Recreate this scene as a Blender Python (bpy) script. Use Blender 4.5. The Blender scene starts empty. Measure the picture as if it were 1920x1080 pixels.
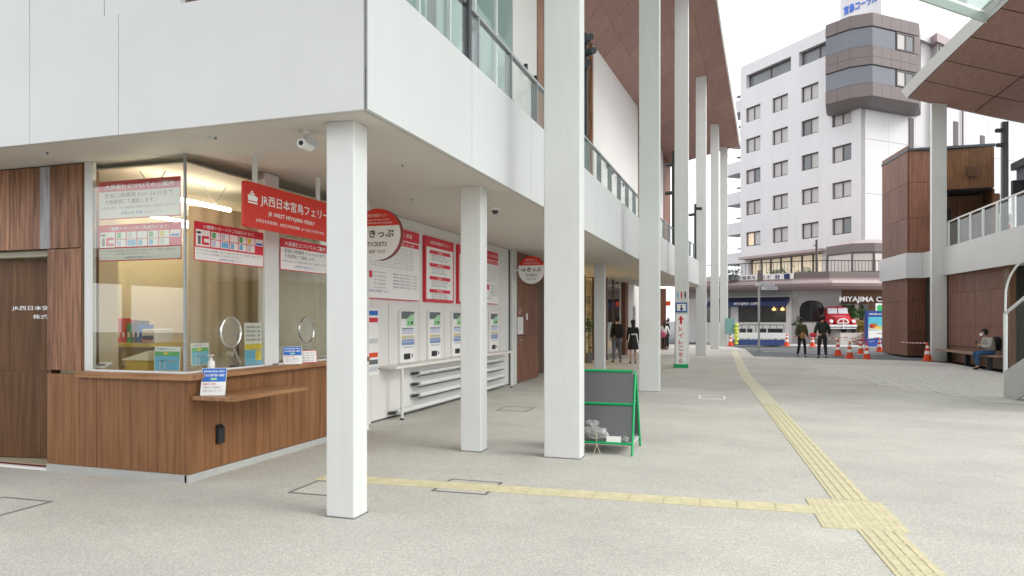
import bpy, bmesh, math, random
from mathutils import Vector, Matrix
from math import sin, cos, pi, radians, atan2, sqrt
R = random.Random(7)
SC = bpy.context.scene
COL = SC.collection
# ------------------------------------------------------------ camera, world, light
F, HZ, EYE = 1320.0, 600.0, 1.55
TH = math.atan(428 / F)
cam = bpy.data.objects.new('camera', bpy.data.cameras.new('camera'))
COL.objects.link(cam)
cam.location = (0, 0, EYE)
cam.rotation_euler = (pi / 2, 0, TH)
cam.data.sensor_width = 36
cam.data.lens = F / 1920 * 36
cam.data.shift_y = 60 / 1920
cam.data.clip_start = .05
cam.data.clip_end = 2000
SC.camera = cam
W = bpy.data.worlds.new('World'); SC.world = W; W.use_nodes = True
wn, wl = W.node_tree.nodes, W.node_tree.links
bg = wn['Background']
sky = wn.new('ShaderNodeTexSky'); sky.sky_type = 'NISHITA'; sky.sun_disc = False
sky.sun_elevation = radians(42); sky.sun_rotation = radians(98)
sky.air_density = 1.6; sky.dust_density = 4.0
hs = wn.new('ShaderNodeHueSaturation'); hs.inputs['Saturation'].default_value = .10
mx = wn.new('ShaderNodeMix'); mx.data_type = 'RGBA'; mx.inputs[0].default_value = .72
mx.inputs[7].default_value = (14.2, 14.6, 15.2, 1)       # even cloud layer over the clear sky
wl.new(sky.outputs[0], hs.inputs['Color']); wl.new(hs.outputs[0], mx.inputs[6])
wl.new(mx.outputs[2], bg.inputs[0]); bg.inputs[1].default_value = .105
sl = bpy.data.lights.new('sun', 'SUN'); so = bpy.data.objects.new('sun', sl); COL.objects.link(so)
sl.energy = 1.1; sl.angle = radians(25); sl.color = (1, .97, .92)
so.rotation_euler = (radians(48), 0, radians(82))
SC.view_settings.view_transform = 'Standard'; SC.view_settings.look = 'None'
SC.view_settings.exposure = .82; SC.view_settings.gamma = 1
SC.cycles.max_bounces = 10; SC.cycles.diffuse_bounces = 5; SC.cycles.transparent_max_bounces = 16
SC.cycles.glossy_bounces = 4; SC.cycles.caustics_reflective = False; SC.cycles.caustics_refractive = False

# ------------------------------------------------------------ materials
MATS = {}
def _new(name):
    m = bpy.data.materials.new(name); m.use_nodes = True
    nt = m.node_tree
    return m, nt, nt.nodes['Principled BSDF']
def mat(name, col, rough=.6, metal=0, var=.06, scale=6, bump=0, bscale=60, spec=.4, emit=0):
    if name in MATS: return MATS[name]
    m, nt, b = _new(name); N, L = nt.nodes, nt.links
    b.inputs['Roughness'].default_value = rough; b.inputs['Metallic'].default_value = metal
    b.inputs['Specular IOR Level'].default_value = spec
    tc = N.new('ShaderNodeTexCoord')
    if var > 0:
        n = N.new('ShaderNodeTexNoise'); n.inputs['Scale'].default_value = scale; n.inputs['Detail'].default_value = 4
        L.new(tc.outputs['Object'], n.inputs['Vector'])
        r = N.new('ShaderNodeMapRange'); r.inputs[3].default_value = 1 - var; r.inputs[4].default_value = 1 + var
        L.new(n.outputs[0], r.inputs[0])
        v = N.new('ShaderNodeMix'); v.data_type = 'RGBA'; v.blend_type = 'MULTIPLY'; v.inputs[0].default_value = 1
        v.inputs[6].default_value = (*col, 1); L.new(r.outputs[0], v.inputs[7])
        L.new(v.outputs[2], b.inputs['Base Color'])
    else: b.inputs['Base Color'].default_value = (*col, 1)
    if bump:
        n2 = N.new('ShaderNodeTexNoise'); n2.inputs['Scale'].default_value = bscale; L.new(tc.outputs['Object'], n2.inputs['Vector'])
        bp = N.new('ShaderNodeBump'); bp.inputs['Strength'].default_value = bump; bp.inputs['Distance'].default_value = .01
        L.new(n2.outputs[0], bp.inputs['Height']); L.new(bp.outputs[0], b.inputs['Normal'])
    if emit:
        b.inputs['Emission Color'].default_value = (*col, 1); b.inputs['Emission Strength'].default_value = emit
    MATS[name] = m; return m
def wood(name, c1, c2, axis='Z', rough=.45, knots=True, pervar=.25):
    if name in MATS: return MATS[name]
    m, nt, b = _new(name); N, L = nt.nodes, nt.links
    tc = N.new('ShaderNodeTexCoord'); oi = N.new('ShaderNodeObjectInfo')
    off = N.new('ShaderNodeVectorMath'); off.operation = 'SCALE'; off.inputs[0].default_value = (37, 21, 53)
    L.new(oi.outputs['Random'], off.inputs['Scale'])
    ad = N.new('ShaderNodeVectorMath'); ad.operation = 'ADD'; L.new(tc.outputs['Object'], ad.inputs[0]); L.new(off.outputs[0], ad.inputs[1])
    mp = N.new('ShaderNodeMapping'); s = [14, 14, 14]; s['XYZ'.index(axis)] = .9
    mp.inputs['Scale'].default_value = s; L.new(ad.outputs[0], mp.inputs['Vector'])
    n = N.new('ShaderNodeTexNoise'); n.inputs['Scale'].default_value = 1.6; n.inputs['Detail'].default_value = 7; n.inputs['Distortion'].default_value = .8 if knots else .2
    L.new(mp.outputs[0], n.inputs['Vector'])
    cr = N.new('ShaderNodeValToRGB'); e = cr.color_ramp.elements
    e[0].position = .32; e[0].color = (*c1, 1); e[1].position = .68; e[1].color = (*c2, 1)
    L.new(n.outputs[0], cr.inputs[0])
    mp2 = N.new('ShaderNodeMapping'); s2 = [90, 90, 90]; s2['XYZ'.index(axis)] = 2.2
    mp2.inputs['Scale'].default_value = s2; L.new(ad.outputs[0], mp2.inputs['Vector'])
    n2 = N.new('ShaderNodeTexNoise'); n2.inputs['Scale'].default_value = 1; n2.inputs['Detail'].default_value = 3; L.new(mp2.outputs[0], n2.inputs['Vector'])
    mr = N.new('ShaderNodeMapRange'); mr.inputs[3].default_value = .78; mr.inputs[4].default_value = 1.2; L.new(n2.outputs[0], mr.inputs[0])
    rr = N.new('ShaderNodeMapRange'); rr.inputs[3].default_value = 1 - pervar; rr.inputs[4].default_value = 1 + pervar; L.new(oi.outputs['Random'], rr.inputs[0])
    mu = N.new('ShaderNodeMath'); mu.operation = 'MULTIPLY'; L.new(mr.outputs[0], mu.inputs[0]); L.new(rr.outputs[0], mu.inputs[1])
    v = N.new('ShaderNodeMix'); v.data_type = 'RGBA'; v.blend_type = 'MULTIPLY'; v.inputs[0].default_value = 1
    L.new(cr.outputs[0], v.inputs[6]); L.new(mu.outputs[0], v.inputs[7]); L.new(v.outputs[2], b.inputs['Base Color'])
    b.inputs['Roughness'].default_value = rough; b.inputs['Specular IOR Level'].default_value = .35
    bp = N.new('ShaderNodeBump'); bp.inputs['Strength'].default_value = .25; bp.inputs['Distance'].default_value = .004
    L.new(n2.outputs[0], bp.inputs['Height']); L.new(bp.outputs[0], b.inputs['Normal'])
    MATS[name] = m; return m
def glass(name, tint=(.93, .97, .95), ior=1.55, rough=0.0, graz=.8, base=.0, basecol=(.5, .6, .6)):
    if name in MATS: return MATS[name]
    m = bpy.data.materials.new(name); m.use_nodes = True; nt = m.node_tree; N, L = nt.nodes, nt.links
    N.remove(N['Principled BSDF'])
    t = N.new('ShaderNodeBsdfTransparent'); t.inputs[0].default_value = (*tint, 1)
    g = N.new('ShaderNodeBsdfGlossy'); g.inputs['Roughness'].default_value = rough
    lw = N.new('ShaderNodeLayerWeight'); lw.inputs[0].default_value = .5
    pw = N.new('ShaderNodeMath'); pw.operation = 'POWER'; pw.inputs[1].default_value = 4.5; L.new(lw.outputs['Facing'], pw.inputs[0])
    f0 = ((ior - 1) / (ior + 1)) ** 2
    fr = N.new('ShaderNodeMath'); fr.operation = 'MULTIPLY_ADD'; fr.inputs[1].default_value = graz; fr.inputs[2].default_value = f0; L.new(pw.outputs[0], fr.inputs[0])
    mx = N.new('ShaderNodeMixShader'); L.new(fr.outputs[0], mx.inputs[0])
    if base > 0:
        d = N.new('ShaderNodeBsdfDiffuse'); d.inputs[0].default_value = (*basecol, 1)
        m2 = N.new('ShaderNodeMixShader'); m2.inputs[0].default_value = base
        L.new(t.outputs[0], m2.inputs[1]); L.new(d.outputs[0], m2.inputs[2]); L.new(m2.outputs[0], mx.inputs[1])
    else: L.new(t.outputs[0], mx.inputs[1])
    L.new(g.outputs[0], mx.inputs[2]); L.new(mx.outputs[0], N['Material Output'].inputs[0])
    MATS[name] = m; return m
def paving(name, c1, c2, stain=.12, speck=520, contrast=.35):
    m, nt, b = _new(name); N, L = nt.nodes, nt.links
    tc = N.new('ShaderNodeTexCoord')
    v = N.new('ShaderNodeTexVoronoi'); v.inputs['Scale'].default_value = 120; L.new(tc.outputs['Object'], v.inputs['Vector'])
    n = N.new('ShaderNodeTexNoise'); n.inputs['Scale'].default_value = 70; n.inputs['Detail'].default_value = 5; L.new(tc.outputs['Object'], n.inputs['Vector'])
    cr = N.new('ShaderNodeValToRGB'); e = cr.color_ramp.elements; e[0].position = .3; e[1].position = .7
    e[0].color = (*c1, 1); e[1].color = (*c2, 1); L.new(n.outputs[0], cr.inputs[0])
    bw = N.new('ShaderNodeSeparateColor'); L.new(v.outputs['Color'], bw.inputs[0])
    mr = N.new('ShaderNodeMapRange'); mr.inputs[3].default_value = 1 - contrast; mr.inputs[4].default_value = 1 + contrast * .8; L.new(bw.outputs[0], mr.inputs[0])
    n3 = N.new('ShaderNodeTexNoise'); n3.inputs['Scale'].default_value = .55; n3.inputs['Detail'].default_value = 7; n3.inputs['Roughness'].default_value = .62
    mp = N.new('ShaderNodeMapping'); mp.inputs['Scale'].default_value = (1, 1.3, 1); mp.inputs['Rotation'].default_value = (0, 0, .5)
    L.new(tc.outputs['Object'], mp.inputs[0]); L.new(mp.outputs[0], n3.inputs['Vector'])
    m3 = N.new('ShaderNodeMapRange'); m3.inputs[1].default_value = .3; m3.inputs[2].default_value = .7; m3.inputs[3].default_value = 1 - stain; m3.inputs[4].default_value = 1 + stain * .5; L.new(n3.outputs[0], m3.inputs[0])
    n4 = N.new('ShaderNodeTexNoise'); n4.inputs['Scale'].default_value = 2.3; n4.inputs['Detail'].default_value = 3; L.new(tc.outputs['Object'], n4.inputs['Vector'])
    m4 = N.new('ShaderNodeMapRange'); m4.inputs[1].default_value = .66; m4.inputs[2].default_value = .76; m4.inputs[3].default_value = 1; m4.inputs[4].default_value = .86; L.new(n4.outputs[0], m4.inputs[0])
    vs_ = N.new('ShaderNodeTexVoronoi'); vs_.inputs['Scale'].default_value = 1.7; L.new(tc.outputs['Object'], vs_.inputs['Vector'])
    ms = N.new('ShaderNodeMapRange'); ms.inputs[1].default_value = .02; ms.inputs[2].default_value = .045; ms.inputs[3].default_value = .80; ms.inputs[4].default_value = 1; L.new(vs_.outputs['Distance'], ms.inputs[0])
    nf = N.new('ShaderNodeTexNoise'); nf.inputs['Scale'].default_value = 9; nf.inputs['Detail'].default_value = 6; nf.inputs['Roughness'].default_value = .7; L.new(tc.outputs['Object'], nf.inputs['Vector'])
    mf = N.new('ShaderNodeMapRange'); mf.inputs[1].default_value = .62; mf.inputs[2].default_value = .8; mf.inputs[3].default_value = 1; mf.inputs[4].default_value = .80; L.new(nf.outputs[0], mf.inputs[0])
    a0 = N.new('ShaderNodeMath'); a0.operation = 'MULTIPLY'; L.new(mr.outputs[0], a0.inputs[0]); L.new(ms.outputs[0], a0.inputs[1])
    a1 = N.new('ShaderNodeMath'); a1.operation = 'MULTIPLY'; L.new(a0.outputs[0], a1.inputs[0]); L.new(mf.outputs[0], a1.inputs[1])
    a = N.new('ShaderNodeMath'); a.operation = 'MULTIPLY'; L.new(a1.outputs[0], a.inputs[0]); L.new(m3.outputs[0], a.inputs[1])
    a2 = N.new('ShaderNodeMath'); a2.operation = 'MULTIPLY'; L.new(a.outputs[0], a2.inputs[0]); L.new(m4.outputs[0], a2.inputs[1])
    x = N.new('ShaderNodeMix'); x.data_type = 'RGBA'; x.blend_type = 'MULTIPLY'; x.inputs[0].default_value = 1
    L.new(cr.outputs[0], x.inputs[6]); L.new(a2.outputs[0], x.inputs[7]); L.new(x.outputs[2], b.inputs['Base Color'])
    b.inputs['Roughness'].default_value = .85; b.inputs['Specular IOR Level'].default_value = .25
    bp = N.new('ShaderNodeBump'); bp.inputs['Strength'].default_value = .35; bp.inputs['Distance'].default_value = .004
    L.new(bw.outputs[0], bp.inputs['Height']); L.new(bp.outputs[0], b.inputs['Normal'])
    MATS[name] = m; return m

M = {}
M['hatch'] = mat('hatch_metal', (.16, .16, .15), .5, var=.2, scale=20)
M['white'] = mat('white_panel', (.60, .605, .60), .42, var=.035, scale=1.1)
M['white2'] = mat('white_metal', (.76, .775, .765), .35, var=.03, scale=3)
M['column'] = mat('column_paint', (.66, .67, .65), .4, var=.04, scale=2.5)
M['soffit'] = mat('soffit_paint', (.61, .575, .52), .7, var=.03, scale=2)
M['wallw'] = mat('white_wall', (.70, .685, .655), .55, var=.03, scale=2)
M['dark'] = mat('dark_gap', (.03, .03, .03), .8, var=0)
M['black'] = mat('black_metal', (.02, .022, .024), .45, var=.05)
M['charcoal'] = mat('charcoal_metal', (.05, .055, .06), .45, var=.05)
M['steel'] = mat('grey_steel', (.33, .35, .355), .35, .3, var=.05)
M['chrome'] = mat('chrome', (.75, .75, .75), .12, 1, var=0)
M['red'] = mat('sign_red', (.62, .035, .02), .4, var=.04, scale=4)
M['pred'] = mat('poster_red', (.62, .03, .055), .5, var=.03)
M['paper'] = mat('paper_white', (.80, .79, .77), .6, var=.02)
M['ink'] = mat('ink_black', (.03, .03, .03), .6, var=0)
M['inkg'] = mat('ink_grey', (.16, .16, .17), .6, var=0)
M['inkb'] = mat('ink_blue', (.02, .05, .28), .6, var=0)
M['inkw'] = mat('ink_white', (.86, .86, .84), .5, var=0)
M['blue'] = mat('print_blue', (.02, .14, .50), .5, var=.03)
M['lblue'] = mat('print_light_blue', (.16, .45, .68), .5, var=.15, scale=30)
M['green'] = mat('print_green', (.12, .42, .14), .5, var=.15, scale=30)
M['lgreen'] = mat('print_light_green', (.36, .60, .36), .5, var=.1, scale=30)
M['yellow'] = mat('print_yellow', (.70, .55, .08), .5, var=.1)
M['lgrey'] = mat('print_light_grey', (.55, .56, .58), .5, var=.05)
M['dgrey'] = mat('print_dark_grey', (.13, .14, .15), .5, var=.1)
M['steelp'] = mat('print_steel_blue', (.30, .34, .40), .5, var=.15, scale=20)
M['lavender'] = mat('print_lavender', (.50, .52, .68), .5, var=.05)
M['brown'] = mat('brown_trim', (.10, .055, .035), .5, var=.1)
def streaks(m, amt=.05, sc=(2.2, 2.2, .12)):
    nt = m.node_tree; N, L = nt.nodes, nt.links; b = N['Principled BSDF']; src = b.inputs['Base Color'].links[0].from_socket
    tc = N.new('ShaderNodeTexCoord'); mp = N.new('ShaderNodeMapping'); mp.inputs['Scale'].default_value = sc; L.new(tc.outputs['Object'], mp.inputs[0])
    n = N.new('ShaderNodeTexNoise'); n.inputs['Scale'].default_value = 3; n.inputs['Detail'].default_value = 5; L.new(mp.outputs[0], n.inputs['Vector'])
    r = N.new('ShaderNodeMapRange'); r.inputs[1].default_value = .45; r.inputs[2].default_value = .75; r.inputs[3].default_value = 1; r.inputs[4].default_value = 1 - amt; L.new(n.outputs[0], r.inputs[0])
    v = N.new('ShaderNodeMix'); v.data_type = 'RGBA'; v.blend_type = 'MULTIPLY'; v.inputs[0].default_value = 1; L.new(src, v.inputs[6]); L.new(r.outputs[0], v.inputs[7]); L.new(v.outputs[2], b.inputs['Base Color'])
M['glass'] = glass('clear_glass', (.96, .97, .93), 1.85)
M['rglass'] = glass('rail_glass', (.93, .96, .95), 1.4, graz=.18, base=.05, basecol=(.8, .85, .84))
M['acr'] = glass('acrylic', (.9, .9, .88), 1.5, base=.16, basecol=(.8, .78, .74))
M['groof'] = glass('roof_glass', (.62, .70, .66), 1.5, base=.45, basecol=(.62, .74, .69))
M['cwall'] = glass('curtain_wall_glass', (.66, .80, .77), 1.7, graz=.5, base=.35, basecol=(.58, .74, .71))
M['wood'] = wood('counter_wood', (.18, .076, .028), (.27, .125, .052), 'Z', .5, False, .07)
M['woodr'] = wood('rustic_wood', (.125, .050, .023), (.36, .18, .10), 'Z', .5, True, .22)
M['woodg'] = wood('greyed_wood', (.20, .19, .20), (.36, .34, .36), 'Z', .5, True, .1)
M['woodd'] = wood('door_wood', (.085, .036, .012), (.17, .078, .030), 'Z', .45, False, .12)
M['woodx'] = wood('counter_edge_wood', (.22, .10, .042), (.38, .20, .095), 'Y', .4, False, .05)
M['woodxx'] = wood('counter_front_wood', (.22, .10, .042), (.38, .20, .095), 'X', .4, False, .05)
M['woodroof'] = wood('roof_panel_wood', (.29, .165, .13), (.37, .225, .185), 'Y', .55, False, .08)
M['woodbox'] = wood('clad_wood', (.14, .06, .036), (.235, .105, .065), 'Z', .55, False, .14)
M['floor'] = paving('washed_aggregate', (.445, .425, .385), (.57, .548, .502), .17, contrast=.22)
M['paver'] = mat('paver_stone', (.53, .51, .47), .8, var=.2, scale=7, bump=.5, bscale=70)
M['asphalt'] = paving('asphalt', (.10, .105, .11), (.17, .175, .18), .12, contrast=.2)
M['pave2'] = mat('far_pavement', (.50, .49, .47), .8, var=.06, scale=2)
M['tactile'] = mat('tactile_yellow', (.56, .505, .33), .7, var=.28, scale=14, bump=.2)
M['tactilew'] = mat('tactile_yellow_worn', (.61, .57, .42), .7, var=.12, scale=9, bump=.2)
M['concrete'] = mat('concrete_base', (.42, .42, .40), .8, var=.1, scale=6)
M['cream'] = mat('cream_wall', (.68, .60, .44), .7, var=.03)
M['creamc'] = mat('cream_ceiling', (.72, .67, .55), .7, var=.02)
M['curtain'] = mat('curtain_fabric', (.58, .50, .36), .8, var=.06)
M['curtain2'] = mat('pale_curtain_fabric', (.66, .63, .55), .8, var=.05)
M['tan'] = mat('tan_partition', (.46, .40, .29), .7, var=.04)
M['tube'] = mat('lit_tube', (1, .93, .78), .5, var=0, emit=19)
M['hwall'] = mat('hotel_wall', (.56, .54, .54), .6, var=.06, scale=.5)
M['hbrown'] = mat('hotel_brown_panel', (.135, .105, .10), .45, var=.08, scale=.5)
M['hbrown2'] = mat('hotel_eave', (.33, .26, .255), .5, var=.06, scale=.5)
M['hframe'] = mat('window_frame', (.075, .06, .055), .4, var=0)
M['hglass'] = mat('hotel_glass', (.14, .145, .15), .15, 0, var=.35, scale=.35, spec=.45)
M['hcurtain'] = mat('window_curtain', (.41, .39, .375), .6, var=.06, scale=2.0)
M['lit'] = mat('lit_window', (.80, .68, .48), .4, var=.15, scale=1.5, emit=.12)
M['cone'] = mat('cone_orange', (.72, .075, .02), .45, var=.06)
M['navy'] = mat('navy_canvas', (.035, .05, .14), .6, var=.06)
M['skin'] = mat('skin', (.46, .27, .19), .5, var=.04)
M['hair'] = mat('hair_black', (.012, .010, .009), .5, var=0)
M['sb_green'] = mat('board_green', (.0, .33, .10), .4, var=.05)
M['sb_panel'] = mat('board_panel', (.115, .115, .12), .6, var=.08)
M['plastic'] = mat('crumpled_plastic', (.30, .30, .29), .3, var=.25, scale=14, bump=.8, bscale=20)
M['carpet'] = mat('red_carpet', (.18, .01, .02), .9, var=.15, scale=30)
streaks(M['white'], .022, (.8, .8, .25)); streaks(M['column'], .035, (4, 4, .5)); streaks(M['hwall'], .05, (.4, .4, .08))
M['water'] = mat('sea_water', (.12, .17, .18), .15, var=.1)

# ------------------------------------------------------------ builders
def tag(o, label=None, cat=None, group=None, kind=None):
    if label: o['label'] = label
    if cat: o['category'] = cat
    if group: o['group'] = group
    if kind: o['kind'] = kind
    return o
def thing(name, label, cat, loc=(0, 0, 0), rz=0, group=None):
    o = bpy.data.objects.new(name, None); COL.objects.link(o); o.empty_display_size = .2
    o.location = loc; o.rotation_euler = (0, 0, rz)
    return tag(o, label, cat, group)
def inv_of(p):
    m = Matrix.Identity(4)
    while p is not None:
        m = (Matrix.Translation(p.location) @ p.rotation_euler.to_matrix().to_4x4()) @ m
        p = p.parent
    return m.inverted()
class MB:
    def __init__(s): s.v = []; s.f = []; s.m = []; s.mats = []; s.smooth = set()
    def mi(s, m):
        if m not in s.mats: s.mats.append(m)
        return s.mats.index(m)
    def add(s, vs, fs, m=None, smooth=False):
        b = len(s.v); k = s.mi(m) if m else 0
        s.v += [tuple(x) for x in vs]
        for f in fs:
            if smooth: s.smooth.add(len(s.f))
            s.f.append([b + i for i in f]); s.m.append(k)
        return s
    def box(s, x0, x1, y0, y1, z0, z1, m=None):
        if x0 > x1: x0, x1 = x1, x0
        if y0 > y1: y0, y1 = y1, y0
        if z0 > z1: z0, z1 = z1, z0
        vs = [(x, y, z) for z in (z0, z1) for y in (y0, y1) for x in (x0, x1)]
        return s.add(vs, [(0, 2, 3, 1), (4, 5, 7, 6), (0, 1, 5, 4), (2, 6, 7, 3), (0, 4, 6, 2), (1, 3, 7, 5)], m)
    def obox(s, O, a, b, c, m=None):
        O, a, b, c = map(Vector, (O, a, b, c))
        vs = [O + a * i + b * j + c * k for k in (0, 1) for j in (0, 1) for i in (0, 1)]
        fs = [(0, 2, 3, 1), (4, 5, 7, 6), (0, 1, 5, 4), (2, 6, 7, 3), (0, 4, 6, 2), (1, 3, 7, 5)]
        if a.cross(b).dot(c) < 0: fs = [f[::-1] for f in fs]
        return s.add(vs, fs, m)
    def prism(s, pts, z0, z1, m=None, mtop=None, mbot=None):
        A = sum(pts[i][0] * pts[(i + 1) % len(pts)][1] - pts[(i + 1) % len(pts)][0] * pts[i][1] for i in range(len(pts)))
        if A < 0: pts = pts[::-1]
        n = len(pts); zz0 = z0 if hasattr(z0, '__len__') else [z0] * n; zz1 = z1 if hasattr(z1, '__len__') else [z1] * n
        if A < 0 and hasattr(z0, '__len__'): zz0 = zz0[::-1]
        if A < 0 and hasattr(z1, '__len__'): zz1 = zz1[::-1]
        vs = [(p[0], p[1], zz0[i]) for i, p in enumerate(pts)] + [(p[0], p[1], zz1[i]) for i, p in enumerate(pts)]
        s.add(vs, [(i, (i + 1) % n, n + (i + 1) % n, n + i) for i in range(n)], m)
        s.add(vs[n:], [tuple(range(n))], mtop or m); s.add(vs[:n], [tuple(range(n))[::-1]], mbot or m)
        return s
    def tube(s, pts, r, m=None, n=8, cap=True):
        pts = [Vector(p) for p in pts]; rs = r if hasattr(r, '__len__') else [r] * len(pts)
        vs = []; prev = None
        for i, p in enumerate(pts):
            d = (pts[min(i + 1, len(pts) - 1)] - pts[max(i - 1, 0)]).normalized()
            if prev is None:
                a = Vector((0, 0, 1)) if abs(d.z) < .9 else Vector((1, 0, 0)); x = d.cross(a).normalized()
            else: x = (prev - d * prev.dot(d)).normalized()
            prev = x; y = d.cross(x)
            vs += [p + (x * cos(2 * pi * k / n) + y * sin(2 * pi * k / n)) * rs[i] for k in range(n)]
        fs = [(i * n + k, i * n + (k + 1) % n, (i + 1) * n + (k + 1) % n, (i + 1) * n + k) for i in range(len(pts) - 1) for k in range(n)]
        if cap: fs += [tuple(range(n))[::-1], tuple(range((len(pts) - 1) * n, len(pts) * n))]
        return s.add(vs, fs, m, smooth=True)
    def lathe(s, c, prof, m=None, n=16):
        vs = [(c[0] + r * cos(2 * pi * k / n), c[1] + r * sin(2 * pi * k / n), c[2] + z) for r, z in prof for k in range(n)]
        L = len(prof)
        fs = [(i * n + k, i * n + (k + 1) % n, (i + 1) * n + (k + 1) % n, (i + 1) * n + k) for i in range(L - 1) for k in range(n)]
        fs += [tuple(range(n))[::-1], tuple(range((L - 1) * n, L * n))]
        return s.add(vs, fs, m, smooth=True)
    def build(s, name, m=None, parent=None, world=True, bevel=0, label=None):
        me = bpy.data.meshes.new(name)
        me.from_pydata(s.v, [], s.f)
        if m is not None and not s.mats: s.mats = [m]
        elif m is not None and s.mats and all(k == 0 for k in s.m) and len(s.mats) == 0: s.mats = [m]
        for x in s.mats: me.materials.append(x)
        me.polygons.foreach_set('material_index', s.m)
        me.polygons.foreach_set('use_smooth', [i in s.smooth for i in range(len(s.f))])
        if parent is not None and world: me.transform(inv_of(parent))
        me.update()
        if s.smooth:
            try: me.set_sharp_from_angle(angle=radians(38))
            except Exception: pass
        o = bpy.data.objects.new(name, me); COL.objects.link(o); o.parent = parent
        if bevel:
            b = o.modifiers.new('bevel', 'BEVEL'); b.width = bevel; b.segments = 2; b.limit_method = 'ANGLE'
        if label: o['label'] = label
        return o
def single(mb, name, label, cat, m=None, group=None, bevel=0):
    """one mesh that is a thing: origin moved to its base"""
    o = mb.build(name, m, None, bevel=bevel)
    vs = [v.co for v in o.data.vertices]
    c = Vector((sum(v.x for v in vs) / len(vs), sum(v.y for v in vs) / len(vs), min(v.z for v in vs)))
    o.data.transform(Matrix.Translation(-c)); o.location = c
    return tag(o, label, cat, group)
def struct(mb, name, m=None, kind='structure'):
    return tag(mb.build(name, m), kind=kind)
def at(u, f):
    r = (u - 960) / F * f
    return Vector((cos(TH) * r - sin(TH) * f, sin(TH) * r + cos(TH) * f, 0))
def text_mesh(txt, w=None, h=None, bold=0, res=2, align='L', gap=1.0):
    cu = bpy.data.curves.new('t', 'FONT'); cu.body = txt; cu.resolution_u = res; cu.offset = bold; cu.space_line = gap
    o = bpy.data.objects.new('t', cu)
    me = o.to_mesh()
    vs = [v.co.copy() for v in me.vertices]; fs = [tuple(p.vertices) for p in me.polygons]
    o.to_mesh_clear(); bpy.data.objects.remove(o); bpy.data.curves.remove(cu)
    if not vs: return [], []
    x0 = min(v.x for v in vs); x1 = max(v.x for v in vs); y0 = min(v.y for v in vs); y1 = max(v.y for v in vs)
    sy = h / (y1 - y0) if h else 1; sx = w / (x1 - x0) if w else sy
    if not h: sy = sx
    return [((v.x - x0) * sx, (v.y - y0) * sy) for v in vs], fs
class Face:
    """a flat printed face: local x to the right, y up, normal toward the viewer"""
    def __init__(s, O, x, y=(0, 0, 1)):
        s.O = Vector(O); s.x = Vector(x).normalized(); s.y = Vector(y).normalized(); s.n = s.x.cross(s.y); s.P = MB(); s.T = MB()
    def p(s, a, b, d): return s.O + s.x * a + s.y * b + s.n * d
    def rect(s, a0, b0, a1, b1, m, d=.001, t=.001):
        s.P.obox(s.p(a0, b0, d), s.x * (a1 - a0), s.y * (b1 - b0), s.n * t, m)
    def poly(s, pts, m, d=.002):
        s.P.add([s.p(a, b, d) for a, b in pts], [tuple(range(len(pts)))], m)
    def disc(s, cx, cy, r, m, d=.002, n=20, ry=None):
        s.poly([(cx + r * cos(2 * pi * k / n), cy + (ry or r) * sin(2 * pi * k / n)) for k in range(n)], m, d)
    def text(s, t, a, b, w=None, h=None, m=None, d=.0035, bold=0, res=1, center=False):
        vs, fs = text_mesh(t, w, h, bold, res)
        if not vs: return
        if center:
            ww = max(v[0] for v in vs); a = a - ww / 2
        s.T.add([s.p(a + x, b + y, d) for x, y in vs], fs, m)
    def done(s, parent, pn='print', tn='lettering'):
        if s.P.f: s.P.build(pn, None, parent)
        if s.T.f: tag(s.T.build(tn, None, parent), kind='stuff')
def copy_tree(o, parent=None):
    c = o.copy(); COL.objects.link(c); c.parent = parent
    for ch in list(o.children): copy_tree(ch, c)
    return c
def lerp(a, b, t): return a + (b - a) * t
def interp(tab, x):
    if x <= tab[0][0]: return tab[0][1]
    for (a, b), (c, d) in zip(tab, tab[1:]):
        if x <= c: return lerp(b, d, (x - a) / (c - a))
    return tab[-1][1]
XF = [(4.57, -2.59), (9, -2.555), (12, -2.53), (18, -2.46), (22, -2.36), (27, -2.11), (31, -1.82), (34, -1.55)]
def xf(y): return interp(XF, y)
def zs(x, y): return 3.10 + .05 * max(0, min(-2.59 - x, y - 4.57, 2.6))

# ============================================================ THE SETTING
g = MB(); g.box(-400, 400, -60, 900, -.6, -.05); struct(g, 'ground', M['asphalt'])
PL = [(-16, -14), (16, -14), (16, 24), (7.3, 24.0), (7.2, 28.6), (6.4, 30.1), (3.5, 31.0), (.55, 31.7), (.25, 39.3), (-.9, 45.5), (-16, 45.5)]
g = MB(); g.prism(PL, -.3, 0); struct(g, 'plaza_floor', M['floor'])
g = MB(); g.box(-60, 60, -75, -14.2, -.9, -.7); struct(g, 'water', M['water'])
# far pavement along the hotel
a, b, c, d = at(1330, 45.5), at(1500, 40.3), at(1665, 38.5), at(1800, 38)
g = MB(); g.prism([(p.x, p.y) for p in (a, b, c, d, at(1900, 60), at(1300, 60))], -.3, .06); struct(g, 'far_pavement', M['pave2'])
g = MB()
for (u0, f0, u1, f1, w) in ((1425, 35.8, 1560, 34.2, .12), (1600, 32.4, 1700, 32.0, .12), (1500, 33.6, 1640, 33.2, .1)):
    A, B = at(u0, f0), at(u1, f1); dv = (B - A).normalized(); nv = Vector((-dv.y, dv.x, 0)) * w
    g.add([A + Vector((0, 0, -.044)), B + Vector((0, 0, -.044)), B + nv + Vector((0, 0, -.044)), A + nv + Vector((0, 0, -.044))], [(0, 1, 2, 3)])
struct(g, 'road_marking', M['inkw'])
g = MB(); g.box(-4.8, -.25, 21.38, 21.395, 0, .0015); g.box(.1, 7.2, 23.9, 23.912, 0, .0015); g.box(-2.3, -2.288, 9, 31, 0, .0015); struct(g, 'floor_joint', M['hatch'])
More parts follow.
